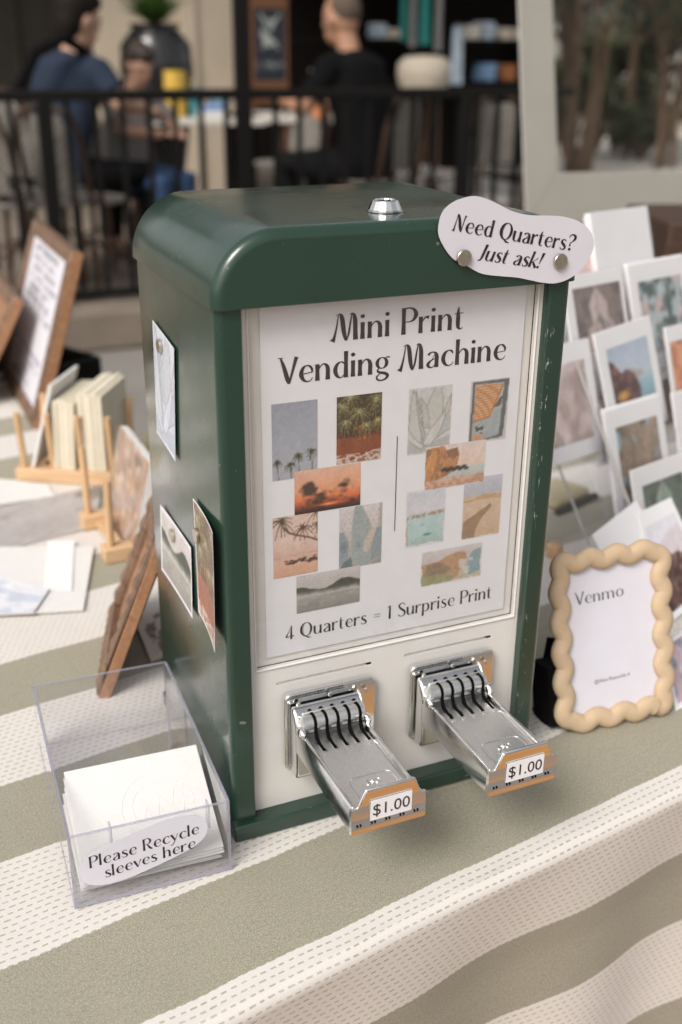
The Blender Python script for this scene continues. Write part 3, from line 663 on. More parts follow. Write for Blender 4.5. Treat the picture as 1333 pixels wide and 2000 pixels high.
# ------------------------------------------------------------------ the vending machine
MW, MD, H1, MH = .31, .237, .4775, .534
mach = thing('vending_machine', "dark green metal coin vending machine with rounded lid and white poster front", "vending machine")
MX = Matrix.Rotation(R(90), 4, 'X')           # local xy of flat things -> world xz, facing -y
def XZ(y): return Matrix.Translation((0, y, 0)) @ MX
def build_machine():
    # body shell: plan outline with a recess for the white door
    rf = .007; pl = []
    for i in range(7): a = R(180+90*i/6); pl.append((rf+rf*math.cos(a), rf+rf*math.sin(a)))
    pl += [(.020, 0), (.0208, .001), (.021, .003), (.021, .024), (.289, .024), (.289, .003), (.2892, .001), (.290, 0)]
    for i in range(7): a = R(270+90*i/6); pl.append((MW-rf+rf*math.cos(a), rf+rf*math.sin(a)))
    for i in range(5): a = R(90*i/4); pl.append((MW-.004+.004*math.cos(a), MD-.004+.004*math.sin(a)))
    for i in range(5): a = R(90+90*i/4); pl.append((.004+.004*math.cos(a), MD-.004+.004*math.sin(a)))
    MB().prism(pl, .0005, H1+.004).build('body', GREEN, mach, smooth=True, angle=28)
    MB().box(-.0015, MW+.0015, -.007, MD+.001, 0, .0165).build('base', GREEN, mach, bevel=.0022, seg=3)
    # lid: arch section swept front to back with a rolled front edge
    x0, x1, rc = -.003, MW+.003, .053
    def arch(o):
        p = [(x0+o, H1)]; r = rc-o
        for i in range(15): a = R(180-90*i/14); p.append((x0+o+r+r*math.cos(a), MH-o-r+r*math.sin(a)))
        for i in range(15): a = R(90-90*i/14); p.append((x1-o-r+r*math.cos(a), MH-o-r+r*math.sin(a)))
        return p+[(x1-o, H1)]
    rings = []; rb = .009
    for i in range(9): th = R(90*i/8); rings.append((-.0045+rb*(1-math.cos(th)), arch(rb*(1-math.sin(th)))))
    for i in range(4): rings.append((.01+(MD-.01)*(i+1)/4.0-.002, arch(0)))
    for i in range(1, 5): th = R(90*i/4); rings.append((MD-.002+.005*math.sin(th), arch(.005*(1-math.cos(th)))))
    n = len(rings[0][1]); vs = [(x, y, z) for y, pr in rings for x, z in pr]
    fs = [(i*n+j, i*n+j+1, (i+1)*n+j+1, (i+1)*n+j) for i in range(len(rings)-1) for j in range(n-1)]
    fs += [tuple(range(n)), tuple(range((len(rings)-1)*n, len(rings)*n))]
    fs += [(i*n, (i+1)*n, (i+1)*n+n-1, i*n+n-1) for i in range(len(rings)-1)]
    lid = MB().add(vs, fs).build('lid', GREEN, mach, smooth=True, angle=32)
    # seam lip under the lid on the left side
    lk = MB(); lk.lathe([(.0140,0),(.0145,.0008),(.0145,.0018),(.0134,.0021),(.0106,.0086),(.0098,.0094),(.0085,.0095),(.0082,.0086)], 16)
    lock = lk.build('lock', CHROME, lid, M=Matrix.Translation((.1575, .046, MH)))
    smooth_by(lock.data, 20)
    MB().box(-.0045, .0045, -.001, .001, .0086, .0092).build('keyhole', DARKGAP, lid, M=Matrix.Translation((.1575, .046, MH)))
    # white door: window opening above, plate with two dispensing slots below
    d = MB(); y0, y1 = .0095, .0135
    ox0, ox1, oz0 = .0285, .2835, .1625
    d.box(.0212, ox0, y0, y1, .0168, H1); d.box(ox1, .2888, y0, y1, .0168, H1)
    d.box(ox0, ox1, y0, y1, .0168, .1435); d.box(ox0, ox1, y0, y1, .1465, oz0)
    for a, b in ((ox0, .046), (.137, .170), (.261, ox1)): d.box(a, b, y0, y1, .1435, .1465)
    door = d.build('door', WHITE_METAL, mach, bevel=0)
    lip = MB()
    lip.tube([(ox0-.001, y0-.0002, H1), (ox0-.001, y0-.0002, oz0)], .0008, 8).tube([(ox1+.001, y0-.0002, H1), (ox1+.001, y0-.0002, oz0)], .0008, 8).tube([(ox0-.001, y0-.0002, oz0-.0008), (ox1+.001, y0-.0002, oz0-.0008)], .0011, 8)
    lip.build('window_rim', WHITE_METAL, door, smooth=True, angle=60)
    for xa, xb in ((.046, .137), (.170, .261)):
        MB().box(xa, xb, .0136, .0150, .142, .148).box(xb-.004, xb, .0105, .0135, .1436, .1464).build('dispensing_slot', DARKGAP, door)
        MB().box(xa+.001, xb-.006, .0112, .0134, .1437, .1455).build('flap', SATIN, door)
    MB().box(ox0, ox1, .0150, .0160, oz0, H1).build('backing', WHITE_METAL, door)
    MB().box(ox0, ox1, .0108, .0113, oz0, H1).build('window_pane', PANE, mach)
    # the poster behind the pane
    post = MB().box(.0390, .2745, .0133, .0137, .1705, .4765).build('poster', PAPER, mach)
    yp = .0131
    X, Z = (1,0,0), (0,0,1)
    lettering([("Mini Print", (.0985,yp,.4420), X, Z, .118, .0215), ("Vending Machine", (.0545,yp,.4120), X, Z, .2045, .0215),
               ], post, BLACK_INK, bold=1.12)
    lettering([("4 Quarters = 1 Surprise Print", (.0565,yp,.1845), X, Z, .2045, .0135)], post, BLACK_INK, bold=1.0)
    MB().box(.1577, .1584, yp-.0001, yp+.0001, .2700, .3563).build('divider_line', BLACK_INK, post)
    def put(pic, x0, x1, z0, z1, lay): picture('print', pic, lambda u, v: (x0+(x1-x0)*u, yp-.00006*lay, z0+(z1-z0)*v), post)
    put(p_palms(), .0470, .0860, .3325, .3968, 1); put(p_pandanus(), .1028, .1430, .3385, .3963, 1)
    put(p_sunset(), .0657, .1248, .2998, .3379, 2); put(p_beach(), .0464, .0862, .2448, .3000, 1)
    put(p_cactus(), .1058, .1457, .2424, .2990, 1); put(p_fog(), .0667, .1258, .2079, .2433, 2)
    put(p_agave(), .1675, .2083, .3376, .3958, 1); put(p_shutter(), .2260, .2640, .3400, .3960, 1)
    put(p_cliff(), .1854, .2443, .3031, .3424, 2); put(p_sea(), .1686, .2069, .2510, .3045, 1)
    put(p_dunes(), .2248, .2640, .2495, .3080, 1); put(p_coast(), .1853, .2476, .2100, .2440, 2)
build_machine()

def coin_mech(cx):
    """faceplate with all of the push-in slide's pieces under it"""
    M0 = Matrix.Translation((cx, 0, 0)); Y2 = MX; sx = -.0078; yf = -.1335
    fp = MB().prism([(x, z) for x, z in rrect(.088, .079, .007, 6, 0, .0965)], -.0075, -.0015, Y2).build('coin_mechanism', CHROME, mach, bevel=.0014, seg=3, M=M0)
    def kid(mb, name, mat, **k): o = mb.build(name, mat, fp, **k); return o
    def xprism(prof, x0, x1):
        n = len(prof); vs = [(x, y, z) for x in (x0, x1) for y, z in prof]
        return MB().add(vs, [tuple(range(n)), tuple(range(n, 2*n))]+[(i, (i+1) % n, n+(i+1) % n, n+i) for i in range(n)])
    kid(xprism([(-.001,.1275),(-.0055,.1265),(-.0120,.1215),(-.0160,.114),(-.0185,.104),(-.0185,.066),(-.013,.0575),(-.001,.0575)], -.0400, .0270), 'bracket', POLISH, bevel=.0035, seg=4)
    kid(xprism([(-.001,.1290),(-.0060,.1280),(-.0150,.1180),(-.0150,.1140),(-.001,.1140)], .0235, .0262), 'gusset', CHROME, bevel=.0008)
    kid(MB().box(sx-.0256, sx+.0256, yf+.004, -.019, .1035, .1065), 'slide_floor', BRUSHED)
    for s in (-1, 1):
        rail = [(sx+s*.0258, .0875), (sx+s*.0322, .0875), (sx+s*.0322, .1060), (sx+s*.0300, .1112), (sx+s*.0272, .1112), (sx+s*.0258, .1066)]
        vs = [(x, y, z) for y in (yf+.0038, -.014) for x, z in rail]; n = len(rail)
        kid(MB().add(vs, [tuple(range(n)), tuple(range(n, 2*n))]+[(i, (i+1) % n, n+(i+1) % n, n+i) for i in range(n)]), 'side_rail', POLISH, bevel=.0008)
        kid(MB().ell((sx+s*.0305, -.024, .1125), (.0040, .0075, .0060), 12, 8), 'rail_knuckle', CHROME, smooth=True)
    kid(MB().box(sx-.0256, sx+.0256, yf+.004, -.019, .0877, .0900), 'slide_base', POLISH)
    kid(MB().tube([(sx-.0280, -.0205, .1195), (sx+.0285, -.0205, .1195)], .0066, 18), 'roller', BRUSHED, smooth=True)
    kid(MB().box(sx-.0265, sx+.0270, -.0165, -.0140, .1225, .1268), 'roller_guard', BRUSHED, bevel=.0008)
    path = [(-.0120,.1272)]+[(-.0205-.0071*math.sin(R(a)), .1195+.0071*math.cos(R(a))) for a in range(-20, 111, 10)]+[(-.0288,.1120),(-.0320,.1082),(-.0370,.1070),(-.0470,.1068)]
    for k in range(5):
        x = -.0262+.0105*k; w = .0013; r = MB(); m = len(path)
        o1 = [(x-w, y, z) for y, z in path]; o2 = [(x+w, y, z) for y, z in path]
        vs = o1+o2+[(a, c+.0012, e-.003) for a, c, e in o1]+[(a, c+.0012, e-.003) for a, c, e in o2]
        fs = []
        for i in range(m-1): fs += [(i, m+i, m+i+1, i+1), (i, i+1, 2*m+i+1, 2*m+i), (m+i, 3*m+i, 3*m+i+1, m+i+1)]
        kid(r.add(vs, fs), 'coin_slot', DARKGAP)
        kid(MB().box(x-.0027, x+.0027, -.0525, -.034, .1050, .10665), 'slot_land', SATIN, bevel=.0004)
    e = MB(); e.tube([(x, y, .1066) for x, y in rrect(.038, .036, .006, 5, sx+.002, -.1085)], .0006, 6, closed=True)
    kid(e, 'raised_border', SATIN, smooth=True)
    plain_text("ESD", Matrix.Translation((sx+.002, -.1030, .1067)), .0085, POLISH, fp, 'lettering', .0003)
    em = MB(); rs = random.Random(3)
    for yy, w in ((-.1095, .020), (-.1145, .007), (-.1195, .024)):
        x = sx+.002-w/2
        while x < sx+.002+w/2: l = rs.uniform(.0012, .0026); em.box(x, x+l, yy, yy+.0024, .1063, .1069); x += l+.0008
    kid(em, 'cast_marks', SATIN)
    fpp = [(-.0325,.0872),(.0325,.0872),(.0325,.1105),(.0285,.1108),(.0272,.1118),(.0222,.1248),(.0212,.1258),(-.0192,.1258),(-.0202,.1248),(-.0258,.1118),(-.0268,.1108),(-.0325,.1105)]
    # pressed front: upper and lower bands lean down a little, the middle is dished
    def yb(z): return yf+np.interp(z, [.0872,.0930,.0945,.1140,.1155,.1258], [.0000,-.0006,-.0002,.0005,.0000,-.0006])
    zz = [.0872,.0930,.0945,.1010,.1060,.1105]; pl = MB(); rows = [(-.0325,.0325,z) for z in zz]+[(-.0268,.0285,.1108),(-.0258,.0272,.1118),(-.0246,.0262,.1140),(-.0240,.0256,.1155),(-.0202,.0222,.1248),(-.0192,.0212,.1258)]
    n = len(rows); vs = []
    for xa, xb, z in rows: y = yb(z); vs += [(sx+xa, y, z), (sx+xb, y, z), (sx+xa, yf+.0038, z), (sx+xb, yf+.0038, z)]
    fs = [(0,1,3,2), (4*n-4,4*n-3,4*n-1,4*n-2)]
    for i in range(n-1): a_, b_ = 4*i, 4*i+4; fs += [(a_,a_+1,b_+1,b_), (a_+2,a_+3,b_+3,b_+2), (a_,a_+2,b_+2,b_), (a_+1,a_+3,b_+3,b_+1)]
    kid(pl.add(vs, fs), 'front_plate', CHROME, smooth=True, angle=30)
    lipm = MB(); lipm.tube([(sx+x, yf+.0015, z+.0002) for x, z in ((.0325,.1105),(.0285,.1108),(.0272,.1118),(.0222,.1248),(.0212,.1258),(-.0192,.1258),(-.0202,.1248),(-.0258,.1118),(-.0268,.1108),(-.0325,.1105))], .0011, 8)
    kid(lipm, 'plate_rim', CHROME, smooth=True, angle=80)
    kid(MB().box(sx-.0310, sx+.0310, yf-.0009, yf-.0004, .0936, .0941), 'front_seam', SATIN)
    for k in range(5):
        x = sx-.026+.0125*k; kid(MB().box(x-.0020, x-.0008, yf-.0010, yf+.0004, .0946, .0962).box(x+.0008, x+.0020, yf-.0010, yf+.0004, .0946, .0962), 'vent_hole', DARKGAP)
    kid(MB().box(sx-.0165, sx+.0195, yf-.0008, yf-.0003, .0975, .1165), 'price_label', PAPER)
    plain_text("$1.00", Matrix.Translation((sx+.0015, yf-.0010, .1020)) @ Y2, .0150, BLACK_INK, fp, 'lettering', .00005, font_scale=(.98, 1))
    for x, z in ((-.032, .1268), (-.002, .1300), (.033, .1262)):
        kid(MB().lathe([(.0022,0),(.0022,.0006),(.0014,.0010)], 12, Matrix.Translation((x, -.0014, z)) @ MX), 'screw', SATIN)
coin_mech(.094); coin_mech(.217)

# ------------------------------------------------------------------ magnets, hand-cut sign and prints held on the machine
def magnet(loc, face, label, group):
    m = MB().lathe([(.0005,0),(.0060,0),(.0064,.0004),(.0064,.0024),(.0060,.0028),(.0005,.0028)], 24).build('magnet', NICKEL, smooth=True, angle=35)
    z = Vector(face); q = z.to_track_quat('Z', 'Y'); m.location = loc; m.rotation_euler = q.to_euler()
    return tag(m, label, "magnet", group)
def PF(px, py, y): return on_plane(px, py, Vector((0, y, 0)), Vector((0, 1, 0)))
def sign():
    pts = [PF(x, y, -.0062) for x, y in ((856,452),(864,415),(885,395),(908,386),(930,383),(960,392),(1000,412),(1035,420),(1070,421),(1100,423),(1130,432),(1152,450),(1160,475),(1153,500),(1133,528),(1110,545),(1085,553),(1060,552),(1035,547),(1010,542),(975,539),(940,534),(910,518),(885,505),(866,480))]
    c = sum(pts, Vector())/len(pts); P2 = [(p.x, p.z, 0) for p in pts]
    sp = _spline(P2+P2[:3], 5)[5:5+len(P2)*5]
    t_ = thing('paper_sign', "hand cut lavender white paper sign about needing quarters, held by two magnets", "sign", (c.x, -.0062, c.z))
    poly = [(p[0]-c.x, p[1]-c.z) for p in sp]
    MB().prism(poly, 0, .0004, MX).build('paper', LAV, t_)
    def L(px, py): p = PF(px, py, -.0068); return Vector((p.x-c.x, -.0007, p.z-c.z))
    a, b, h = L(884, 450.6), L(1112, 489.5), L(892, 416); e = (b-a)
    up = h-a; a2, b2, h2 = L(933, 507), L(1056, 524.5), L(946, 475)
    def skew(s, p, ex, upv, w):
        mb, W = text_mb(s, 1.18); ex = ex.normalized(); 
        return [tuple(p+ex*(x*w/W)+upv*y+Vector((0,-.00002*z,0))) for x, y, z in mb.v], mb.f
    out = MB(); out.add(*skew("Need Quarters?", a, e, up*.97, e.length+.004)); out.add(*skew("Just ask!", a2, b2-a2, (h2-a2)*.97, (b2-a2).length))
    flat_build(out, 'lettering', BLACK_INK, t_)
    for (px, py), w in (((905, 503), "lower left"), ((1093, 510), "lower right")):
        p = PF(px, py, -.0066); magnet((p.x, -.0067, p.z), (0,-1,0), "round bronze grey magnet at the %s of the quarters sign" % w, "magnets on the vending machine")
sign()
def side_print(name, label, pic, px4, lift, curl, mag, mlabel):
    """px4: where its corners show (top back, top front, bottom front, bottom back); lift: how far each stands off the metal"""
    c = [on_plane(x, y, Vector((-.0008-l, 0, 0)), Vector((1, 0, 0))) for (x, y), l in zip(px4, lift)]; ctr = sum(c, Vector())/4
    def fn(u, v):
        p = (c[3]*(1-u)+c[2]*u)*(1-v)+(c[0]*(1-u)+c[1]*u)*v; q = p-ctr; q.x -= curl*(u*(1-u)*4*.5+(1-v)*v*.6); q.x = min(q.x, -.0010-ctr.x); return q
    t_ = thing(name, label, "print", ctr, group="mini prints stuck on the machine's side")
    picture('picture', pic, fn, t_)
    MB().grid(lambda u, v: fn(u, v)+Vector((.0003,0,0)), 20, 24).build('paper_back', PAPER, t_, smooth=True)
    p = fn(*mag)+ctr; magnet((p.x-.0002, p.y, p.z), (-1, 0, 0), mlabel, "magnets on the vending machine")
side_print('mini_print', "pale agave watercolour print, highest on the green machine's side", p_agave(60, 92, 1), ((298,625),(340,681),(343,902),(307,845)), (.0006,.0012,.0014,.0006), -.0004, (.38,.87), "small round magnet on the agave print high on the machine's side")
side_print('mini_print', "grey misty mountain print on the machine's side, nearer the back", p_fog(84, 58, .035), ((313,985),(373,1070),(376,1208),(316,1112)), (.001,.001,.0025,.0035), -.0015, (.42,.80), "small round magnet on the misty mountain print")
side_print('mini_print', "narrow print of spiky plants over red sand, curling off the machine's side", p_pandanus(56, 100, .03), ((377,973),(415,1040),(420,1276),(388,1195)), (.0015,.0075,.0085,.003), -.003, (.13,.72), "small round magnet on the curling spiky plant print")

# ------------------------------------------------------------------ clear tray of returned sleeves
def tray():
    loc = (-.148, -.031, .0008); rz = R(-2.6); w, d, h, k = .1335, .2415, .0705, .0024
    t_ = thing('acrylic_tray', "clear open acrylic tray with a recycling label, beside the green machine", "tray", loc, rz)
    for nm, b in (('front_wall', (0,w,0,k,0,h)), ('back_wall', (0,w,d-k,d,0,h)), ('side_wall', (0,k,k,d-k,k,h)), ('side_wall', (w-k,w,k,d-k,k,h)), ('tray_floor', (k,w-k,k,d-k,0,k))):
        MB().box(*b).build(nm, ACRYL, t_)
    q = .0011; e = MB(); lo = -.0001
    for x in (q, w-q):
        for y in (q, d-q): MB().box(x-q-.0002, x+q+.0002, y-q-.0002, y+q+.0002, 0, h).build('upright_edge', ACRYL_EDGE, t_, bevel=.0004)
    
    r = MB(); r.box(-.0002, w+.0002, -.0002, 2*q, h, h+.0012).box(-.0002, w+.0002, d-2*q, d+.0002, h, h+.0012).box(-.0002, 2*q, 2*q, d-2*q, h, h+.0012).box(w-2*q, w+.0002, 2*q, d-2*q, h, h+.0012)
    r.build('rim_edge', ACRYL_EDGE, t_, bevel=.0004)
    f = MB(); f.box(-.0004, w+.0004, -.0006, 0, 0, .0035).box(-.0006, 0, 0, d, 0, .003); f.build('bottom_edge', ACRYL_EDGE, t_)
    for x in (.034, w-.018): MB().box(x, x+.0016, k, k+.010, h-.024, h-.001).build('corner_tab', ACRYL_EDGE, t_)
    for x, y, z0, z1 in ((w-.012, d-.055, .003, .042), (w-.007, d-.098, .003, .030)): MB().box(x, x+.0015, y, y+.007, z0, z1).build('divider_tab', ACRYL_EDGE, t_)
    M = Matrix.Translation(loc) @ Matrix.Rotation(rz, 4, 'Z'); Mi = M.inverted(); n = M.to_3x3() @ Vector((0,1,0)); p0 = Vector(loc)-n*.0006
    def L(px, py): return Mi @ on_plane(px, py, p0, n)
    a, b, h1 = L(175, 1695.5), L(390, 1626), L(172, 1673); a2, b2 = L(205, 1714), L(383, 1654)
    ctr = (L(154,1695)+L(405,1612))/2; ex = (b-a).normalized(); up = Vector((0,0,1)); nx = ex.cross(Vector((0,-1,0)))
    half = ((L(405,1612)-L(154,1695)).length)/2
    bl = []
    for i in range(48):
        an = 2*math.pi*i/48; cx = math.cos(an); sy = math.sin(an)
        x = half*math.copysign(abs(cx)**.75, cx); y = .0215*math.copysign(abs(sy)**.8, sy)+.0035*math.sin(x/half*2.2)
        p = ctr+ex*x+Vector((0,0,1))*(y-.0035); bl.append((p.x, p.z))
    MB().prism(bl, .0008, .0011, MX).build('label', LAV, t_)
    out = MB(); upv = (h1-a); upv.y = 0
    for s, p, q2 in (("Please Recycle", a, b), ("sleeves here", a2, b2)):
        mb, W = text_mb(s, 1.0); e2 = (q2-p).normalized(); w_ = (q2-p).length
        out.add([tuple(Vector((p.x, -.0013, p.z))+e2*(x*w_/W)+Vector((0,0,1))*(y*upv.length*.98)-Vector((0,.00002*z,0))) for x, y, z in mb.v], mb.f)
    flat_build(out, 'lettering', BLACK_INK, t_)
    # the sleeves: a fanned pile, top one tilted up
    N = 7; rs = random.Random(5)
    for k_ in range(N):
        th = R(27-3.1*k_); L_ = .101; W2 = .119
        base = Vector((.0085+rs.uniform(-.002,.002), .0042+.0012*k_+rs.uniform(0,.0012), .0190-.0022*k_))
        if k_ == 0: base = Vector((.0100, .0075, .0195))
        cy, sy = math.cos(th), math.sin(th); tw = rs.uniform(-.012, .012) if k_ else 0.0
        ex_ = Vector((math.cos(tw), math.sin(tw)*cy, math.sin(tw)*sy)); ey_ = Vector((-math.sin(tw), math.cos(tw)*cy, math.cos(tw)*sy))
        Mc = M @ frame_M(base, ex_, ey_)
        s = MB().box(0, W2, 0, L_, -.0010, 0).build('paper_sleeve', CARDSTOCK, bevel=.0004)
        s.matrix_world = Mc
        if k_ == 0:
            tag(s, "top white paper sleeve with an embossed postal stamp in the clear tray", "paper sleeve", "paper sleeves in the clear tray")
            st = MB(); cx, cyy = .073, .050
            for rr in (.0315, .0225): st.tube([(cx+rr*math.cos(R(a_)), cyy+rr*math.sin(R(a_)), .0001) for a_ in range(-30, 300, 10)], .00022, 5)
            st.build('embossed_ring', CARDSTOCK, s, smooth=True)
            tx = MB()
            for i_, ch in enumerate("POSTAL"):
                a_ = R(66-18*i_); Mt = Matrix.Translation((cx+.027*math.cos(a_), cyy+.027*math.sin(a_), .0001)) @ Matrix.Rotation(a_-R(90), 4, 'Z')
                plain_text(ch, Mt, .0075, CARDSTOCK, s, 'lettering', .00018)
            st = MB(); st.tube([(cx-.015+.0045*i_, cyy+.010*math.sin(i_*1.9)+.003*i_-.012, .0001) for i_ in range(9)], .00022, 5); st.build('embossed_script', CARDSTOCK, s)
        else: tag(s, "white paper sleeve in the pile beneath the stamped one in the clear tray", "paper sleeve", "paper sleeves in the clear tray")
tray()

# ------------------------------------------------------------------ scalloped frame
def scallop_frame():
    B0 = Vector((.3665, .0205, .0115)); e1 = Vector((.122, -.009, 0)).normalized(); th = R(15)
    bk = Vector((-e1.y, e1.x, 0)); up = bk*math.sin(th)+Vector((0,0,math.cos(th))); M = frame_M(B0, e1, up)
    t_ = thing('photo_frame', "tan wavy scalloped picture frame with a payment card, right of the machine", "picture frame")
    t_.matrix_world = M; w, h, r = .121, .170, .0098
    def path():
        out = []; per = [((0,0),(w,0),4),((w,0),(w,h),5.5),((w,h),(0,h),4),((0,h),(0,0),5.5)]; rc = .010
        corners = [(0,0),(w,0),(w,h),(0,h)]; segs = []
        base = []
        for (cx, cy), a0, sx, sy in (((w-rc, rc), -90, 1, 1), ((w-rc, h-rc), 0, 1, 1), ((rc, h-rc), 90, 1, 1), ((rc, rc), 180, 1, 1)):
            for i in range(7): a = R(a0+90*i/6); base.append((cx+rc*math.cos(a), cy+rc*math.sin(a)))
        pts = []
        for i in range(len(base)):
            p, q = Vector(base[i]), Vector(base[(i+1) % len(base)]); m = max(1, int((q-p).length/.0025))
            pts += [p.lerp(q, k/m) for k in range(m)]
        tot = 0; L = [0]
        for i in range(len(pts)): tot += (pts[(i+1) % len(pts)]-pts[i]).length; L.append(tot)
        nb = 18
        for i, p in enumerate(pts):
            d = (pts[(i+1) % len(pts)]-pts[i-1]).normalized(); nrm = Vector((d.y, -d.x)); s = math.sin(2*math.pi*nb*L[i]/tot+.6)
            out.append((p.x+nrm.x*.0029*s, p.y+nrm.y*.0029*s, .0004*s))
        return out
    pp = path(); rad = [r*(1+.05*math.sin(i*.9)) for i in range(len(pp))]
    fm_ = MB().tube(pp, r, 16, closed=True); fm_.v = [(x, y, z*.72) for x, y, z in fm_.v]; fm_.build('frame', TAN, t_, smooth=True, angle=80)
    ins = MB().box(-.002, w+.002, -.002, h+.002, -.004, -.0030).build('card', LAV, t_)
    def L(px, py):
        n = M.to_3x3() @ Vector((0,0,1)); return M.inverted() @ on_plane(px, py, B0-n*.0028, n)
    a, b = L(1125, 1183), L(1220, 1163); mb, W = text_mb("Venmo", .95); e = (b-a).normalized(); upv = Vector((-e.y, e.x, 0)); ww = (b-a).length
    out = MB(); out.add([tuple(a+e*(x*ww/W)+upv*(y*.0135)+Vector((0,0,.00002*z))) for x, y, z in mb.v], mb.f); flat_build(out, 'lettering', GREY_INK, ins)
    a, b = L(1156, 1337), L(1236, 1318); e = (b-a).normalized(); an = math.atan2(e.y, e.x)
    plain_text("@Alex-Reynolds-4", Matrix.Translation(((a+b)/2)) @ Matrix.Rotation(an, 4, 'Z'), .0056, GREY_INK, ins, 'lettering', 0)
    MB().box(.0, w, .004, h, -.0095, -.0045).build('back_board', BLACKCLOTH, t_)
    MB().prism([(-.012,-.004),(.02,-.004),(.03,.075),(.012,.080)], -.052, -.046).build('easel_leg', BLACKCLOTH, t_)
    MB().box(-.012, .02, -.004, .060, -.046, -.0095).build('hinge_block', BLACKCLOTH, t_)
scallop_frame()
# ------------------------------------------------------------------ tiered clear rack of greeting cards, right of the machine
RA = R(16); REX = Vector((math.cos(RA), math.sin(RA), 0)); REY = Vector((-math.sin(RA), math.cos(RA), 0)); RT = R(17)
RUP = REY*math.sin(RT)+Vector((0,0,math.cos(RT))); RN = REX.cross(RUP)
R1 = Vector((.649, .307, .15))
def row_pt(px, py, k, off=0.0): return on_plane(px, py, R1+REY*(.0455*k+off), REY)
def greeting_card(px, py, k, label, pic, w=.124, h=.150, m=(.018,.016,.025,.022), roll=0.0, film=True, right=False, off=0.0, thick=.0035):
    p = row_pt(px, py, k, off)
    if right: p = p-REX*w
    ex = (REX*math.cos(roll)+RUP*math.sin(roll)); up = (RUP*math.cos(roll)-REX*math.sin(roll)); o = p-up*h
    t_ = thing('greeting_card', label, "greeting card", group="greeting cards in the clear tiered rack"); t_.matrix_world = frame_M(o, ex, up)
    MB().box(0, w, 0, h, -thick, 0).build('card', CARD_WHITE, t_, bevel=.0006)
    if pic is not None:
        l, r, tp, b = m; picture('picture', pic, lambda u, v: (l+(w-l-r)*u, b+(h-b-tp)*v, .0004), t_)
    if film: MB().grid(lambda u, v: (-.003+(w+.006)*u, -.002+(h+.006)*v, .0012+.0012*math.sin(u*9+v*4)*math.sin(v*5)), 10, 10).build('clear_sleeve', SLEEVE_FILM, t_, smooth=True)
    return t_
greeting_card(1233, 920, 0, "greeting card with grey green succulents, lowest in the clear rack", p_succulent())
greeting_card(1180, 805, 1, "greeting card of bare branches against blue sky, second row of the rack", p_branches())
greeting_card(1176, 800, 1, "blank white card tucked right behind the bare branches card", None, off=.006, film=False)
greeting_card(1313, 768, 1, "plain white card right of the bare branches card, at the photo's edge", None)
greeting_card(1160, 653, 2, "greeting card of a dark rock arch on a pale beach", p_arch(), roll=R(4))
greeting_card(1152, 690, 2, "mostly white card slipped behind the rock arch card, lower on its left", p_soft(3, [(150,112,84),(200,164,130),(110,80,66)]), off=.010, m=(.012,.016,.02,.014))
greeting_card(1150, 660, 2, "pale pink print card half hidden behind the machine, left of the rock arch card", p_soft(12, [(206,186,182),(222,210,208),(180,160,156)]), right=True, off=.004)
greeting_card(1299, 640, 2, "greeting card with an orange canyon, right of the rock arch card", p_soft(9, [(196,128,94),(222,160,124),(150,96,80)]), m=(.006,.016,.022,.03))
greeting_card(1213, 521, 3, "greeting card with pinkish pale agave leaves, close behind the machine's right side", p_succulent(pink=1), right=True, m=(.016,.008,.018,.02))
greeting_card(1225, 519, 3, "greeting card with a pale cactus bloom and dark green spots, top right", p_soft(5, [(196,186,184),(206,176,170),(118,134,130),(70,86,80),(176,186,192)], f=5), w=.136)
greeting_card(1222, 515, 3, "blank white card just behind the pale cactus bloom card", None, off=.006, film=False, w=.136)
greeting_card(1152, 416, 4, "blank white card pack in a shiny clear sleeve, topmost in the rack", None, w=.130, h=.165, thick=.010)
greeting_card(1143, 424, 4, "white card pack half hidden just behind the topmost shiny pack", None, off=.014, w=.130, h=.165)
greeting_card(1196, 470, 4, "faintly pink card between the quarters sign and the topmost white pack", p_soft(2, [(222,196,188),(226,208,204)]), right=True, off=-.004, m=(.012,.012,.012,.012))
def card_rack():
    e0 = R1.dot(REX)-.022; g0 = R1.dot(REY); t_ = thing('card_rack', "clear acrylic tiered rack holding greeting cards right of the machine", "card rack", REX*e0+REY*(g0-.05))
    off = Vector(t_.location); Wd = .27
    def Q(e, g, z): return REX*(e0+e)+REY*(g0+g)+Vector((0,0,z))-off
    def sheet(name, a, b, c, d, nrm, th=.003, mat=ACRYL):
        vs = [a, b, c, d]+[x+nrm*th for x in (a, b, c, d)]
        return MB().add(vs, [(0,1,2,3),(7,6,5,4),(0,4,5,1),(1,5,6,2),(2,6,7,3),(3,7,4,0)]).build(name, mat, t_)
    for k in range(5):
        z0 = .150+.0745*k-.150*math.cos(RT)-.004; g = .0455*k-.150*math.sin(RT); z0 = max(z0, .004+.004*k)
        tk = z0
        sheet('shelf', Q(0,g-.012,tk), Q(Wd,g-.012,tk), Q(Wd,g+.010,tk), Q(0,g+.010,tk), Vector((0,0,-1)))
        up = RUP*.115; a = Q(0,g+.012,tk); b = Q(Wd,g+.012,tk); sheet('back_panel', a, b, b+up, a+up, -RN)
        sheet('lip', Q(0,g-.012,tk), Q(Wd,g-.012,tk), Q(Wd,g-.014,tk+.018), Q(0,g-.014,tk+.018), -REY)
    # the slanting side supports whose thick edges catch the light
    n = -REX; p0 = REX*(e0-.001)
    def S(px, py): return on_plane(px, py, p0, REX)-off
    for a, b, wd in (((1124,705),(1237,1005),.0036), ((1087,900),(1152,1066),.0032)):
        A, B = S(*a), S(*b); B = B+(A-B)*0
        MB().tube([A, B], wd*.8, 4).build('support_edge', ACRYL_EDGE2, t_)
    sheet('side_panel', Q(0,-.045,.002), Q(0,.235,.002), Q(0,.235,.36), Q(0,.205,.36), -REX, .002)
card_rack()
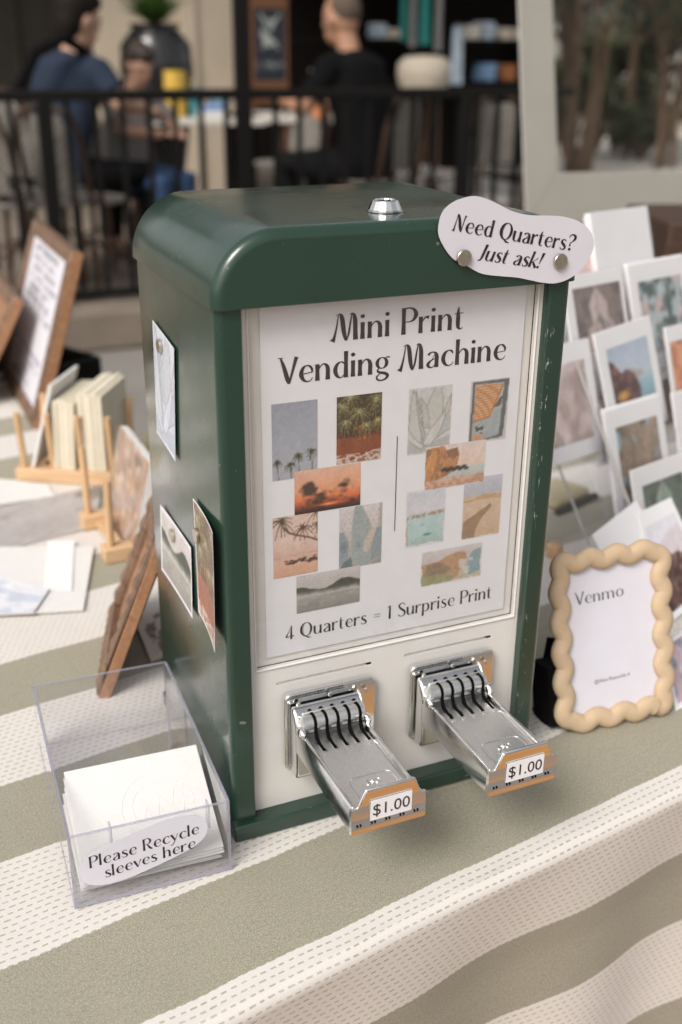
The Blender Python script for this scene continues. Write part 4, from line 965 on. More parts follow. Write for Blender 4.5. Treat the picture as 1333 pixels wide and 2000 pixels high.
# prints leaning at the rack's foot and lying in front of it
def leaning_print(label, px4, pic, base, tilt, m=.012, nm='loose_print', grp=None):
    up = REY*math.sin(R(tilt))+Vector((0,0,math.cos(R(tilt)))); n = REX.cross(up); p0 = on_z(*base)
    c = [on_plane(x, y, p0, n) for x, y in px4]; tl, tr, br, bl = c
    o = bl; ex = br-bl; ey = tl-bl; M = frame_M(o, ex, ey); Mi = M.inverted(); q = [Mi @ v for v in c]
    t_ = thing(nm, label, "print", group=grp); t_.matrix_world = M
    def fn(u, v): return (q[3]*(1-u)+q[2]*u)*(1-v)+(q[0]*(1-u)+q[1]*u)*v
    top = [v+Vector((0,0,0)) for v in q]; bot = [v-Vector((0,0,.0016)) for v in q]
    MB().add(top+bot, [(0,1,2,3),(7,6,5,4),(0,4,5,1),(1,5,6,2),(2,6,7,3),(3,7,4,0)]).build('paper', CARD_WHITE, t_)
    if pic is not None:
        if not hasattr(m, '__len__'): m = (m, m, m, m)
        w, h = ex.length, ey.length
        picture('picture', pic, lambda u, v: fn(m[0]/w+(1-(m[0]+m[1])/w)*u, m[3]/h+(1-(m[2]+m[3])/h)*v)+Vector((0,0,.0004)), t_)
    return t_
leaning_print("plain white sheet leaning at the rack's foot, left of the brown rock print", ((1157,1045),(1243,977),(1318,1110),(1228,1180)), None, (1300,1232), 38, .006)
leaning_print("white bordered print of brown rocks leaning at the rack's foot behind the wavy frame", ((1248,1001),(1311,971),(1392,1150),(1292,1232)), p_rock(), (1300,1228), 36, (.010,.012,.022,.010))
leaning_print("print with pale blue sky lying flat right of the wavy frame", ((1294,1263),(1352,1218),(1412,1345),(1320,1388)), p_soft(8,[(196,204,222),(214,206,214),(150,146,160),(206,178,184)]), (1330,1300), 89.6, (.006,.012,.008,.010))
w_ = MB().lathe([(.001,0),(.010,0),(.0115,.003),(.0115,.016),(.009,.019),(.001,.0195)], 20).build('wooden_peg', BEECH, smooth=True, angle=40); w_.location = on_z(1082, 1086)
tag(w_, "small orange wooden peg peeking out behind the wavy frame", "peg")
pc = on_z(1112, 975, .0)
pch = thing('zip_pouch', "flat dull yellow pouch with a black strap lying behind the card rack", "pouch", pc, R(20))
MB().box(-.06, .03, -.02, .05, 0, .018).build('pouch_body', pmat("mustard_canvas", (.40,.34,.19), .85), pch, bevel=.008, seg=3)
MB().box(-.07, .035, -.032, -.021, .0, .010).build('strap', BLACKCLOTH, pch, bevel=.003)

# ------------------------------------------------------------------ left half of the table: frames, plate racks, papers
YD = Vector((0, 1, 0))
def lean(P0px, Qn, Qf, d=YD, w=None):
    P0 = on_z(*P0px); d = Vector(d).normalized(); Q = on_plane(Qn[0], Qn[1], P0, d); up = Q-P0; h = up.length
    if w is None: F = on_plane(Qf[0], Qf[1], P0, d.cross(up)); w = (F-Q).dot(d)
    return frame_M(P0+d*w, -d, up), w, h
def carved_frame(label, P0, Qn, Qf, thick=.022, bar=.030, d=YD, w=None, face=WALNUT, pic=None, scallop=False):
    M, w, h = lean(P0, Qn, Qf, d, w)
    t_ = thing('carved_frame', label, "picture frame", group="carved wooden frames"); t_.matrix_world = M
    m = MB()
    for a, b, c, e in ((0,w,0,bar),(0,w,h-bar,h),(0,bar,bar,h-bar),(w-bar,w,bar,h-bar)): m.box(a, b, c, e, -thick, 0)
    m.build('moulding', face, t_, bevel=.003)
    if scallop:      # gouged scallop carving along the mouldings
        for ax, n_, c0 in (('y', h, 0), ('y', h, w-bar), ('x', w, 0), ('x', w, h-bar)):
            k_ = int(n_/.024); lo, hi = (0, n_) if ax == 'y' else (bar, n_-bar)
            def fz(u, v): z = .0003+.0042*abs(math.sin(math.pi*k_*u))*max(0, 1-(2*v-1)**2); p = lo+(hi-lo)*u; q = c0+bar*(.06+.88*v); return (q, p, z) if ax == 'y' else (p, q, z)
            MB().grid(fz, k_*8, 8).build('carving', face, t_, smooth=True)
    else:
        for c0 in (0, h-bar):
            MB().grid(lambda u, v: (w*(.06+.88*u), c0+bar*(.12+.76*v), .0003+.0022*max(0, math.sin(u*34))*max(0, math.sin(math.pi*v))), 90, 8).build('carving', face, t_, smooth=True)
    MB().box(w-.0001, w+.0035, 0, h, -thick+.001, -.003).build('side_strip', BROWNWOOD, t_, bevel=.001)
    MB().box(bar-.002, w-bar+.002, bar-.002, h-bar+.002, -thick+.002, -.008).build('backing', PAPER if pic else BROWNWOOD, t_)
    if pic: picture('picture', pic, lambda u, v: (bar+(w-2*bar)*u, bar+(h-2*bar)*v, -.0075), t_)
    return t_
carved_frame("brown carved frame with a grey printed price sheet, leaning at the far left", (62,838), (139,489), (63,431), pic=p_scribble(), bar=.026, thick=.024)
carved_frame("dark carved frame with pale wood top, cut off by the photo's left edge", (-70,800), (28,580), (-45,520), pic=None, bar=.024)
carved_frame("dark carved scalloped frame seen edge on, leaning behind the clear tray", (188,1360), (302,1052), None, d=(.29,.957,0), w=.19, thick=.016, bar=.028, scallop=True)
M, w, h = lean((257,1094), (293,904), (240,808))
t_ = thing('wrapped_print', "pinkish bark print in a shiny plastic wrap, leaning in a dowel rack", "print"); t_.matrix_world = M
MB().box(0, w, 0, h, -.012, 0).build('canvas', CARDSTOCK, t_, bevel=.001); picture('picture', p_pinkbark(), lambda u, v: (w*u, h*v, .0005), t_, INKG)
MB().grid(lambda u, v: (w*u, h*v, .003+.0022*math.sin(u*11+2*v)*math.sin(v*8)), 24, 24).build('plastic_wrap', SLEEVE_FILM, t_, smooth=True)
M2 = Matrix.Translation((.050, .03, 0)) @ M
t_ = thing('ridged_box', "olive green ridged box standing behind the plastic wrapped bark print", "box"); t_.matrix_world = M2
OLV = pmat("olive_card", (.20,.19,.075), .7)
MB().box(0, w, 0, h*1.02, -.030, -.002).build('box_side', OLV, t_)
rg = MB()
for i in range(9): rg.box(.0, w, h*1.02, h*1.02+.004, -.030+.0032*i, -.0285+.0032*i)
rg.build('ridged_edge', OLV, t_)
def plate_rack(label, p0, e, g, n, sp, depth, hgt, tilt=.10, first=.012):
    e = Vector(e).normalized(); g = Vector(g).normalized()
    t_ = thing('dowel_rack', label, "rack", group="wooden dowel racks"); t_.matrix_world = frame_M(p0, e, g)
    L = first*2+sp*(n-1)
    for j, y in enumerate((0, depth)):
        MB().box(0, L, y, y+.026, 0, .022).build('rail', LIGHTWOOD, t_, bevel=.002)
        for i in range(n):
            x = first+sp*i; s = -1 if j == 0 else 1
            MB().tube([(x, y+.013, .021), (x, y+.013+s*tilt*hgt, .021+hgt)], .0054, 12).build('dowel', BEECH, t_, smooth=True, angle=50)
    for x in (.02, L-.03): MB().box(x, x+.014, .026, depth, .003, .015).build('cross_bar', LIGHTWOOD, t_)
    return t_
E1, G1 = Vector((.855,-.52,0)), Vector((.52,.855,0)); PR1 = on_z(32, 940)
plate_rack("pale wooden dowel rack holding cream paper packs at the far left", PR1, E1, G1, 4, .050, .090, .095)
def pack(label, e0, e1, gl, hh, lean_=0.0, mat=CREAM, n=5, g0=.006, name='paper_pack', z0=.022):
    t_ = thing(name, label, "paper pack", group="papers filed in the dowel rack"); M = frame_M(PR1, E1, G1); t_.matrix_world = M @ Matrix.Translation((e0, g0, z0)) @ Matrix.Rotation(lean_, 4, 'Y')
    dx = (e1-e0)/n; rs = random.Random(int(e0*1000))
    for i in range(n): MB().box(dx*i+.0003, dx*(i+1)-.0003, rs.uniform(0,.004), gl+rs.uniform(-.004,.004), 0, hh+rs.uniform(-.003,.003)).build('sheet_block', mat, t_, bevel=.0008)
pack("thick cream paper pack at the right end of the dowel rack", .112, .152, .125, .128)
pack("cream paper pack in the middle of the dowel rack, a little shorter", .064, .100, .125, .115, .06)
pack("single white board leaning steeply in the dowel rack, left of the cream packs", .024, .030, .12, .150, .30, CARDSTOCK, 1)
p2 = on_z(207, 1104); p1 = on_z(178, 1028)
plate_rack("pale wooden dowel rack under the plastic wrapped print, near the machine", p2, (1,.04,0), (-.04,1,0), 2, .085, .125, .100)
def flat_sheet(label, px4, mat, pic=None, z=.0018, th=.0010, m=0, name='paper_sheet', cat="paper", film=False):
    c = [on_z(x, y, z) for x, y in px4]; ctr = sum(c, Vector())/4; t_ = thing(name, label, cat, ctr); q = [v-ctr for v in c]; bot = [v-Vector((0,0,th)) for v in q]
    MB().add(q+bot, [(0,1,2,3),(7,6,5,4),(0,4,5,1),(1,5,6,2),(2,6,7,3),(3,7,4,0)]).build('sheet', mat, t_)
    if pic: picture('picture', pic, lambda u, v: (q[3]*(1-u)+q[2]*u)*(1-v)+(q[0]*(1-u)+q[1]*u)*v+Vector((0,0,.0004)), t_)
    return t_
flat_sheet("large grey rock texture print lying flat at the far left", ((-90,1010),(200,947),(186,1028),(-90,1098)), CARD_WHITE, p_greyrocks())
flat_sheet("large white sheet lying flat left of the scalloped frame", ((-80,1068),(184,1067),(163,1190),(-60,1204)), CARDSTOCK, None, .0042, .002)
flat_sheet("small white tag lying across the top of the large white sheet", ((93,1057),(146,1055),(141,1152),(87,1152)), CARD_WHITE, None, .0060)
flat_sheet("pale blue grey card lying across the lower left of the large white sheet", ((-80,1105),(97,1150),(66,1196),(-80,1202)), CARD_WHITE, p_soft(6,[(222,224,230),(226,226,230),(196,202,216)], f=3), .0075)
flat_sheet("cream sheet lying flat in front of the dowel rack", ((-90,925),(92,945),(108,968),(-90,1000)), CARDSTOCK, None, .0030)
flat_sheet("cream framed print of dark roots lying flat behind the machine's back corner", ((262,1208),(330,1160),(372,1262),(296,1293)), CREAM, p_tree_stamp(), .0020)
bx = at_d(197, 690, 2.5); b_ = thing('black_crate', "black crate standing on the pavement behind the table, left of the machine", "crate", (bx.x-.27, bx.y+.03, GZ), R(24))
hh = bx.z-GZ
for nm, q in (('side', (-.22,.22,-.16,-.148,.0,hh)), ('side', (-.22,.22,.148,.16,.0,hh)), ('end', (-.22,-.208,-.148,.148,0,hh)), ('end', (.208,.22,-.148,.148,0,hh)), ('bottom', (-.208,.208,-.148,.148,.004,.014))):
    MB().box(*q).build(nm, BLACKM, b_, bevel=.004)
# ------------------------------------------------------------------ cafe patio behind the stall
def BY(px, py, y): return on_plane(px, py, Vector((0, y, 0)), Vector((0, 1, 0)))
FH = Vector((-math.sin(_yaw), math.cos(_yaw), 0)); RH = Vector((math.cos(_yaw), math.sin(_yaw), 0))
def heading(a_right, a_away): v = RH*a_right+FH*a_away; return math.atan2(-v.x, v.y)
FY = 4.80
def fence():
    p0 = BY(-140, 182, FY); p1 = BY(1120, 165, FY); zt = BY(300, 176, FY).z; zb = BY(100, 580, FY).z
    t_ = thing('metal_railing', "black metal railing with thin upright bars in front of the cafe patio", "railing", (p0.x, FY, PZ))
    L = p1.x-p0.x; a, b = zt-PZ, zb-PZ
    MB().box(0, L, -.025, .025, a-.046, a+.004).build('top_rail', BLACKM, t_, bevel=.006)
    MB().box(0, L, -.02, .02, b-.02, b+.02).build('bottom_rail', BLACKM, t_, bevel=.004)
    for px, w, top in ((94, .034, a+.0), (478, .036, 2.9), (905, .034, a)):
        x = BY(px, 300, FY).x-p0.x; MB().box(x-w, x+w, -w, w, 0, top-.037 if top < 2 else top).build('post', BLACKM, t_, bevel=.004)
    x = BY(-100, 200, FY).x; k = 0
    posts = [BY(q, 300, FY).x for q in (94, 478, 905)]
    while x < p1.x and k < 60:
        if min(abs(x-q) for q in posts) > .06:
            MB().box(x-p0.x-.0125, x-p0.x+.0125, -.0125, .0125, b+.02, a-.036).build('baluster', BLACKM, t_)
        x += .132; k += 1
fence()
SKIN = pmat("warm_skin", (.44,.235,.145), .55, var=.08); SKIN2 = pmat("pale_skin", (.52,.31,.22), .55, var=.06)
HAIRD = pmat("dark_hair", (.010,.007,.005), .7, var=.3, vs=90, spec=.15); HAIRG = pmat("cropped_greying_hair", (.10,.070,.050), .8, var=.2, vs=90)
NAVY = pmat("navy_shirt", (.026,.036,.058), .9, var=.15, vs=12, spec=.1); BLKS = pmat("black_shirt", (.007,.007,.008), .9, var=.2, spec=.08); GREYS = pmat("grey_shirt", (.32,.30,.29), .85)
JEAN = pmat("blue_denim", (.03,.07,.16), .85); DARKT = pmat("dark_trousers", (.008,.008,.009), .9, spec=.1); EYE = pmat("dark_eye", (.01,.008,.007), .2); LIPS = pmat("lips", (.36,.14,.10), .5)
def remesh(o, vox, it=4):
    m = o.modifiers.new('join', 'REMESH'); m.mode = 'VOXEL'; m.voxel_size = vox; m.use_smooth_shade = True
    s = o.modifiers.new('soften', 'SMOOTH'); s.factor = .5; s.iterations = it
def person(label, loc, rz, sc_, skin, hair, shirt, trousers, J, head_pitch=0, head_turn=0, shorthair=False, seat=.47):
    """seated figure, local y forward. J: elbow/wrist points for each side and torso lean"""
    t_ = thing('person', label, "person", loc, rz); t_.scale = (sc_,)*3
    ln = J.get('lean', .08); hip = Vector((0, 0, seat)); ch = Vector((0, .6*ln, seat+.36)); nk = Vector((0, ln, seat+.53)); hd = nk+Vector((0, .045, .135))
    Hm = Matrix.Translation(hd) @ Matrix.Rotation(head_turn, 4, 'Z') @ Matrix.Rotation(head_pitch, 4, 'X')
    B = MB(); SX = lambda c, k: Matrix.Translation((c.x,0,0)) @ Matrix.Diagonal((k,1,1,1))
    B.tube([hip+Vector((0,0,-.08)), hip, hip+Vector((0,.2*ln,.16)), ch, ch+Vector((0,.1*ln,.10)), nk+Vector((0,-.01,-.03))], [.10,.118,.105,.118,.105,.06], 16, SX(Vector(), 1.42))
    B.tube([nk+Vector((0,0,-.06)), nk, hd], [.062,.054,.052], 12)
    B.ell((0,.0,.015), (.073,.092,.108), 18, 14, Hm); B.ell((0,.040,-.055), (.050,.052,.055), 14, 10, Hm); B.ell((0,.098,-.010), (.012,.020,.018), 10, 8, Hm); B.ell((0,.090,.022), (.010,.014,.025), 8, 6, Hm)
    for s in (-1, 1): B.ell((s*.074,.0,.0), (.011,.020,.030), 8, 8, Hm)
    S = MB(); S.tube([hip+Vector((0,0,-.05)), hip+Vector((0,0,.03)), hip+Vector((0,.2*ln,.16)), ch, ch+Vector((0,.1*ln,.10)), nk+Vector((0,-.01,-.015))], [.116,.128,.118,.130,.118,.066], 16, SX(Vector(), 1.42))
    Tm = MB(); Tm.tube([hip+Vector((0,-.02,-.08)), hip+Vector((0,.02,0))], [.115,.12], 14, SX(Vector(), 1.4))
    for s in (-1, 1):
        sh = nk+Vector((s*.185, -.015, -.075)); el = Vector(J['el%+d' % s]); wr = Vector(J['wr%+d' % s])
        B.tube([sh, sh.lerp(el, .4), el, el.lerp(wr, .35), wr], [.052,.047,.038,.038,.026], 12)
        S.tube([nk+Vector((s*.08,-.01,-.05)), sh, sh.lerp(el, .45), sh.lerp(el, .72)], [.062,.066,.060,.062], 12)
        d = (wr-el).normalized(); side = d.cross(Vector((0,0,1))).normalized(); pal = wr+d*.045
        B.ell(pal, (.030,.030,.018), 10, 8)
        for i in range(4):
            o = side*(.024-.016*i); l = (.062,.074,.070,.055)[i]
            B.tube([pal+o+d*.015, pal+o+d*(.02+l*.55)+Vector((0,0,.004)), pal+o+d*(.015+l)-Vector((0,0,.016))], [.0098,.0092,.0075], 7)
        B.tube([wr+d*.012-side*s*.022, wr+d*.045-side*s*.042, wr+d*.072-side*s*.040-Vector((0,0,.010))], [.011,.010,.008], 7)
        kn = Vector((s*.115, .43, seat+.015)); an = Vector((s*.115, .38+J.get('foot', 0), .075)); hp = Vector((s*.095, .02, seat))
        B.tube([hp, kn, an], [.080,.056,.040], 12); B.tube([an+Vector((0,-.03,-.02)), an+Vector((0,.06,-.035)), an+Vector((0,.16,-.048))], [.038,.036,.024], 10)
        Tm.tube([hp, hp.lerp(kn, .5), kn, kn.lerp(an, .5), an+Vector((0,0,.03))], [.098,.084,.070,.060,.056], 12)
    bo = B.build('body', skin, t_); remesh(bo, .0085, 3)
    so = S.build('shirt', shirt, t_); remesh(so, .013, 6); to = Tm.build('trousers', trousers, t_); remesh(to, .014, 6)
    Hh = MB()
    if shorthair: Hh.ell((0,-.022,.040), (.075,.084,.090), 18, 12, Hm)
    else: Hh.ell((0,-.022,.040), (.084,.094,.100), 18, 12, Hm); Hh.ell((0,-.05,-.015), (.076,.064,.092), 14, 10, Hm); Hh.ell((0,.03,.085), (.07,.07,.05), 12, 8, Hm)
    ho = Hh.build('hair', hair, t_); remesh(ho, .012, 4)
    for s in (-1, 1): MB().ell((s*.030,.088,.018), (.011,.007,.007), 10, 8, Hm).build('eye', EYE, t_, smooth=True)
    MB().ell((0,.092,-.048), (.024,.010,.007), 10, 8, Hm).build('mouth', LIPS, t_, smooth=True)
    return t_
def chair(label, loc, rz, sc_=1.0):
    t_ = thing('cafe_chair', label, "chair", loc, rz, "woven cafe chairs on the patio"); t_.scale = (sc_,)*3
    for s in (-1, 1):
        MB().tube([(s*.19,.19,0),(s*.185,.18,.45)], .014, 8).build('leg', DKBR, t_, smooth=True)
        MB().tube([(s*.20,-.22,0),(s*.185,-.19,.45)], .014, 8).build('leg', DKBR, t_, smooth=True)
    MB().tube([(-.19,-.19,.45),(-.195,-.25,.75),(-.16,-.275,.89),(0,-.285,.94),(.16,-.275,.89),(.195,-.25,.75),(.19,-.19,.45)], .015, 8).build('back_frame', DKBR, t_, smooth=True)
    MB().grid(lambda u, v: ((u-.5)*.27*(1-.35*v**4), -.215-.055*v-.02*math.sin(math.pi*u), .52+.37*v), 8, 8).build('back_panel', WOVEN, t_, smooth=True)
    MB().lathe([(.01,.445),(.20,.445),(.215,.455),(.21,.468),(.01,.472)], 20).build('seat', WOVEN, t_, smooth=True, angle=40)
    for s in (-1, 1): MB().tube([(s*.19,.19,.12),(0,0,.24),(s*.195,-.21,.12)], .009, 6).build('brace', DKBR, t_, smooth=True)
    return t_
DKBR = pmat("dark_brown_cane", (.055,.026,.014), .5, var=.3)
def woven():
    g = NG("woven_grey_plastic"); v = g.obj(); c = g.n('ShaderNodeTexChecker'); c.inputs['Scale'].default_value = 60; g.l(v, c.inputs[0])
    c.inputs[1].default_value = (.30,.28,.25,1); c.inputs[2].default_value = (.07,.06,.05,1); g.l(c.outputs[0], g.p.inputs['Base Color']); g.p.inputs['Roughness'].default_value = .7; return g.m
WOVEN = woven()
hb = heading(.62, .78); pb = BY(106, 300, 5.65); pb.z = PZ
chair("woven chair under the man in the navy shirt", pb, hb, 1.05)
mb_ = person("person in a navy shirt with dark hair and black back strap, seated at a table", pb, hb, 1.24, SKIN2, HAIRD, NAVY, DARKT,
       {'lean': .15, 'el+1': (.30,.15,.74), 'wr+1': (.20,.40,.70), 'el-1': (-.27,.18,.76), 'wr-1': (-.12,.40,.74)}, head_pitch=R(-12), head_turn=R(-8), seat=.405)
st = MB(); st.tube([(.13,.0,1.0),(.12,-.13,.95),(.02,-.165,.80),(-.12,-.15,.62),(-.2,-.06,.5),(-.17,.12,.5),(0,.17,.7),(.12,.11,.95),(.13,.0,1.0)], .026, 6)
st.build('bag_strap', BLACKCLOTH, mb_, smooth=True)
hk = heading(-.80, .60); pk = BY(722, 300, 5.35); pk.z = PZ
chair("woven chair under the man in the black shirt", pk, hk, 1.05)
person("person with cropped greying hair in a black shirt, seated facing left", pk, hk, 1.22, SKIN, HAIRG, BLKS, DARKT,
       {'lean': .13, 'el+1': (.25,.24,.72), 'wr+1': (.10,.46,.74), 'el-1': (-.25,.20,.72), 'wr-1': (-.14,.45,.76)}, head_pitch=R(-6), shorthair=True, seat=.44)
hc = heading(.75, -.45); pcd = BY(236, 300, 6.05); pcd.z = PZ
chair("woven chair under the child", pcd, hc)
person("child with brown hair in a grey shirt bending over the table", pcd, hc, .97, SKIN2, pmat("brown_hair", (.03,.018,.011), .6, var=.3), GREYS, JEAN,
       {'lean': .14, 'el+1': (.24,.24,.78), 'wr+1': (.08,.42,.76), 'el-1': (-.24,.24,.78), 'wr-1': (-.06,.42,.76)}, head_pitch=R(-28), head_turn=R(-10))
for px, y, rz, lb in ((16, 5.35, R(-60), "empty woven chair at the far left behind the railing"), (556, 6.7, R(120), "empty woven chair with its back beside the chalkboard"),
                      (866, 5.7, R(40), "empty woven chair right of the man in black"), (160, 5.18, R(-48), "empty woven chair close behind the railing, in front of the man in navy"), (40, 5.2, R(-55), "empty woven chair close behind the railing, left of its post"), (968, 5.8, R(-30), "empty woven chair by the white canopy wall")):
    p = BY(px, 300, y); p.z = PZ; chair(lb, p, rz)
WTOP = pmat("white_table_top", (.62,.58,.53), .4, var=.04); CONC = pmat("pale_pedestal", (.36,.32,.27), .8)
def cafe_table(label, c, rz, w, d):
    t_ = thing('cafe_table', label, "table", (c.x, c.y, PZ), rz, "white cafe tables"); h = .75
    MB().box(-w/2, w/2, -d/2, d/2, h-.045, h).build('table_top', WTOP, t_, bevel=.006)
    for s in (-1, 1): MB().box(s*w*.28-.035, s*w*.28+.035, -.035, .035, .02, h-.045).build('pedestal', BLACKM, t_); 
    for s in (-1, 1): MB().box(s*w*.28-.20, s*w*.28+.20, -.22, .22, 0, .02).build('foot_plate', BLACKM, t_, bevel=.004)
    return t_
TZ = PZ+.75; ra = -.403*.4
c1 = on_z(372, 226, TZ); cafe_table("white topped cafe table between the man in navy and the black planter", c1, R(-14), 1.0, .75)
c2 = on_z(560, 222, TZ); cafe_table("white topped cafe table in front of the man in black", c2, R(-14), .95, .75)
def cup(label, px, py, r, h, col, nm='cup', cat="cup", handle=False):
    p = on_z(px, py, TZ); t_ = thing(nm, label, cat, (p.x, p.y, TZ+.001)); m = pmat(nm+"_glaze", col, .4)
    MB().lathe([(r*.7,0),(r*.85,.004),(r,h*.5),(r*.98,h),(r*.9,h),(r*.88,h*.5),(r*.6,.01)], 20).build('vessel', m, t_, smooth=True, angle=50)
    if handle: MB().tube([(r*.9,0,h*.8),(r*1.5,0,h*.75),(r*1.5,0,h*.35),(r*.95,0,h*.25)], .008, 8).build('handle', m, t_, smooth=True)
cup("yellow jug standing on the cafe table left of the tall post", 346, 229, .080, .30, (.62,.40,.07), 'jug', "jug", True)
cup("teal tumbler on the cafe table beside the yellow jug", 384, 229, .048, .19, (.04,.20,.22), 'tumbler', "tumbler")
cup("pale blue bowl on the cafe table left of the tall post", 430, 226, .075, .15, (.22,.36,.46), 'bowl', "bowl")
cup("orange cup on the table in front of the man in black", 626, 233, .058, .17, (.62,.24,.10), 'cup', "cup", True)
p = on_z(414, 231, TZ); nb = thing('napkin_box', "white and blue napkin box on the cafe table", "box", (p.x, p.y, TZ+.001), R(-10))
MB().box(-.10, .10, -.05, .05, 0, .05).build('box_body', CARDSTOCK, nb, bevel=.004); MB().box(-.101, .101, -.051, .051, .051, .085).build('blue_band', pmat("blue_paper", (.16,.28,.55), .7), nb, bevel=.003)
# big planter
pp = BY(316, 300, 7.3); urn = thing('planter_urn', "large glossy black urn with a leafy green plant by the beige wall", "planter", (pp.x, pp.y, PZ))
ut = BY(316, 46, 7.3).z-PZ; ur = .255
MB().lathe([(ur*.55,0),(ur*.6,.03),(ur*.5,.08),(ur*.8,ut*.45),(ur*1.0,ut*.78),(ur*.95,ut*.90),(ur*.62,ut*.975),(ur*.70,ut),(ur*.55,ut),(ur*.5,ut*.95)], 28).build('urn', pmat("black_glaze", (.014,.014,.015), .22, coat=.4), urn, smooth=True, angle=60)
LEAFG = pmat("bright_leaf", (.085,.17,.035), .5, var=.35, vs=6)
lf = MB(); rs = random.Random(11)
for i in range(150):
    a = rs.uniform(0, 2*math.pi); l = rs.uniform(.22, .46); el = R(rs.uniform(25, 85)); w = rs.uniform(.010, .022); d = Vector((math.cos(a), math.sin(a), 0)); s = Vector((-d.y, d.x, 0)); pts = []
    for k in range(6): q = k/5; pts.append((Vector((0,0,ut))+d*(l*q*math.cos(el)+.03)+Vector((0,0,l*q*math.sin(el)-.10*q*q)), w*math.sin(math.pi*min(.15+q*.85, .99))))
    vs = [c-s*ww for c, ww in pts]+[c+s*ww for c, ww in pts]; lf.add(vs, [(k, k+1, 7+k, 6+k) for k in range(5)])
lf.build('leaves', LEAFG, urn)
# ------------------------------------------------------------------ the building behind: beige stucco bay and a dark open shop front
WY = 8.6
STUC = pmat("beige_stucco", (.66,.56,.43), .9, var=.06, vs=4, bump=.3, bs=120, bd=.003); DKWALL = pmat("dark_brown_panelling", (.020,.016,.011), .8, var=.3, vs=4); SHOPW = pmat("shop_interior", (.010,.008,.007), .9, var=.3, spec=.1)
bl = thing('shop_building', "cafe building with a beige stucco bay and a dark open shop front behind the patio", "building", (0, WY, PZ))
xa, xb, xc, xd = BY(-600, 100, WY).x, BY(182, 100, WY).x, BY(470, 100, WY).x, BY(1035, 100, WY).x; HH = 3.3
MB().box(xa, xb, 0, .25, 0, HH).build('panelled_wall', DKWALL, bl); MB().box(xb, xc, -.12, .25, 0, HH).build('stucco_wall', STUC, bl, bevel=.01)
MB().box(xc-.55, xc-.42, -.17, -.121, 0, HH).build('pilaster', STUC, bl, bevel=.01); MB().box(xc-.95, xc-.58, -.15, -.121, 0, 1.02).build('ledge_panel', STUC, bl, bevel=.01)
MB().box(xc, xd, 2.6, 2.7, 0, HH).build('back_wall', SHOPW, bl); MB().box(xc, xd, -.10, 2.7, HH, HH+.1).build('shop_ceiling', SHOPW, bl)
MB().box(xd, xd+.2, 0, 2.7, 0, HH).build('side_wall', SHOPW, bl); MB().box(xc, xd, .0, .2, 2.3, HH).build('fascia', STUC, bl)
MB().box(xa, xd, -1.5, -.13, HH+.11, HH+.2).build('added_shade_roof', DKWALL, bl)  # unseen roof, added to keep the patio and its people shaded
for i in range(9): MB().box(xa+(xb-xa)*i/9, xa+(xb-xa)*i/9+.05, -.03, -.001, 0, HH).build('batten', DKWALL, bl)
DW = pmat("rust_brown_wood", (.17,.07,.03), .6)
def sited(name, label, cat, px, py, y, group=None): p = BY(px, py, y); return thing(name, label, cat, p, 0, group), p
# chalkboard
cbp = BY(528, 100, 8.2); cb = thing('chalkboard', "dark chalkboard with a pale chalk drawing, right of the tall post", "sign", (cbp.x, cbp.y, PZ)); z0, z1 = BY(528, 158, 8.2).z-PZ, BY(528, 16, 8.2).z-PZ; wv = .135
MB().box(-wv, wv, 0, .02, z0, z1).build('board', pmat("slate", (.016,.022,.032), .7), cb); MB().box(-wv-.02, -wv, -.005, .025, 0, z1).build('stile', DW, cb); MB().box(wv, wv+.02, -.005, .025, 0, z1).build('stile', DW, cb)
MB().box(-wv-.02, wv+.02, -.006, .026, z1, z1+.09).build('head_rail', DW, cb); MB().box(-wv, wv, .001, .019, z0-.18, z0).build('lower_panel', DW, cb)
picture('chalk_drawing', (lambda p: p.over(np.clip((np.hypot((p.X-.5)/.3,(p.Y-.66)/.2)<1)*1.0*(p.nz(5,3,4)>.42),0,1)*.8,(196,200,190)).line([(.2,.92),(.5,.7),(.8,.92)],.1,(186,190,182),.8).line([(.25,.45),(.5,.6),(.75,.45)],.1,(186,190,182),.7).over((np.abs(p.Y-.2)<.05)*(p.nz(12,2)>.5)*.7,(150,154,150)))(Pic(36, 60, (40,46,56))), lambda u, v: (-wv+.01+(2*wv-.02)*u, -.001, z0+.02+(z1-z0-.03)*v), cb)
# shelving in the shop and what is on it
SHZ = [BY(800, 76, 8.8).z, BY(800, 158, 8.8).z]; sx0, sx1 = BY(560, 80, 8.8).x, BY(1060, 80, 8.8).x
su = thing('shelf_unit', "dark shelf unit inside the shop front", "shelves", (sx0, 8.8, PZ))
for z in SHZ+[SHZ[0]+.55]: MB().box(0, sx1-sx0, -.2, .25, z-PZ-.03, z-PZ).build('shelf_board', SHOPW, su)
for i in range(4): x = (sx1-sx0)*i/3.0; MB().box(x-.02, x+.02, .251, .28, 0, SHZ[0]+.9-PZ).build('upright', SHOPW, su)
cols = {'white': (.62,.58,.52), 'blue': (.20,.33,.52), 'pale blue': (.42,.50,.58), 'cream': (.60,.52,.42), 'rust': (.34,.13,.05), 'teal': (.03,.24,.22), 'grey': (.3,.3,.3)}
def folded(label, px, row, w, h, col):
    p = BY(px, 80, 8.75); z = SHZ[row]; t_ = thing('folded_cloth', label, "folded cloth", (p.x, 8.75, z+.001), 0, "goods folded on the shop shelves"); m = pmat('folded_'+col.replace(' ', '_'), cols[col], .85); n = max(2, int(h/.03))
    rs = random.Random(int(px)); 
    for i in range(n): dx = rs.uniform(-.012,.012); MB().box(-w/2+dx, w/2+dx, -.10, .10, h*i/n+.001, h*(i+1)/n-.001).build('layer', m, t_, bevel=.008, seg=3)
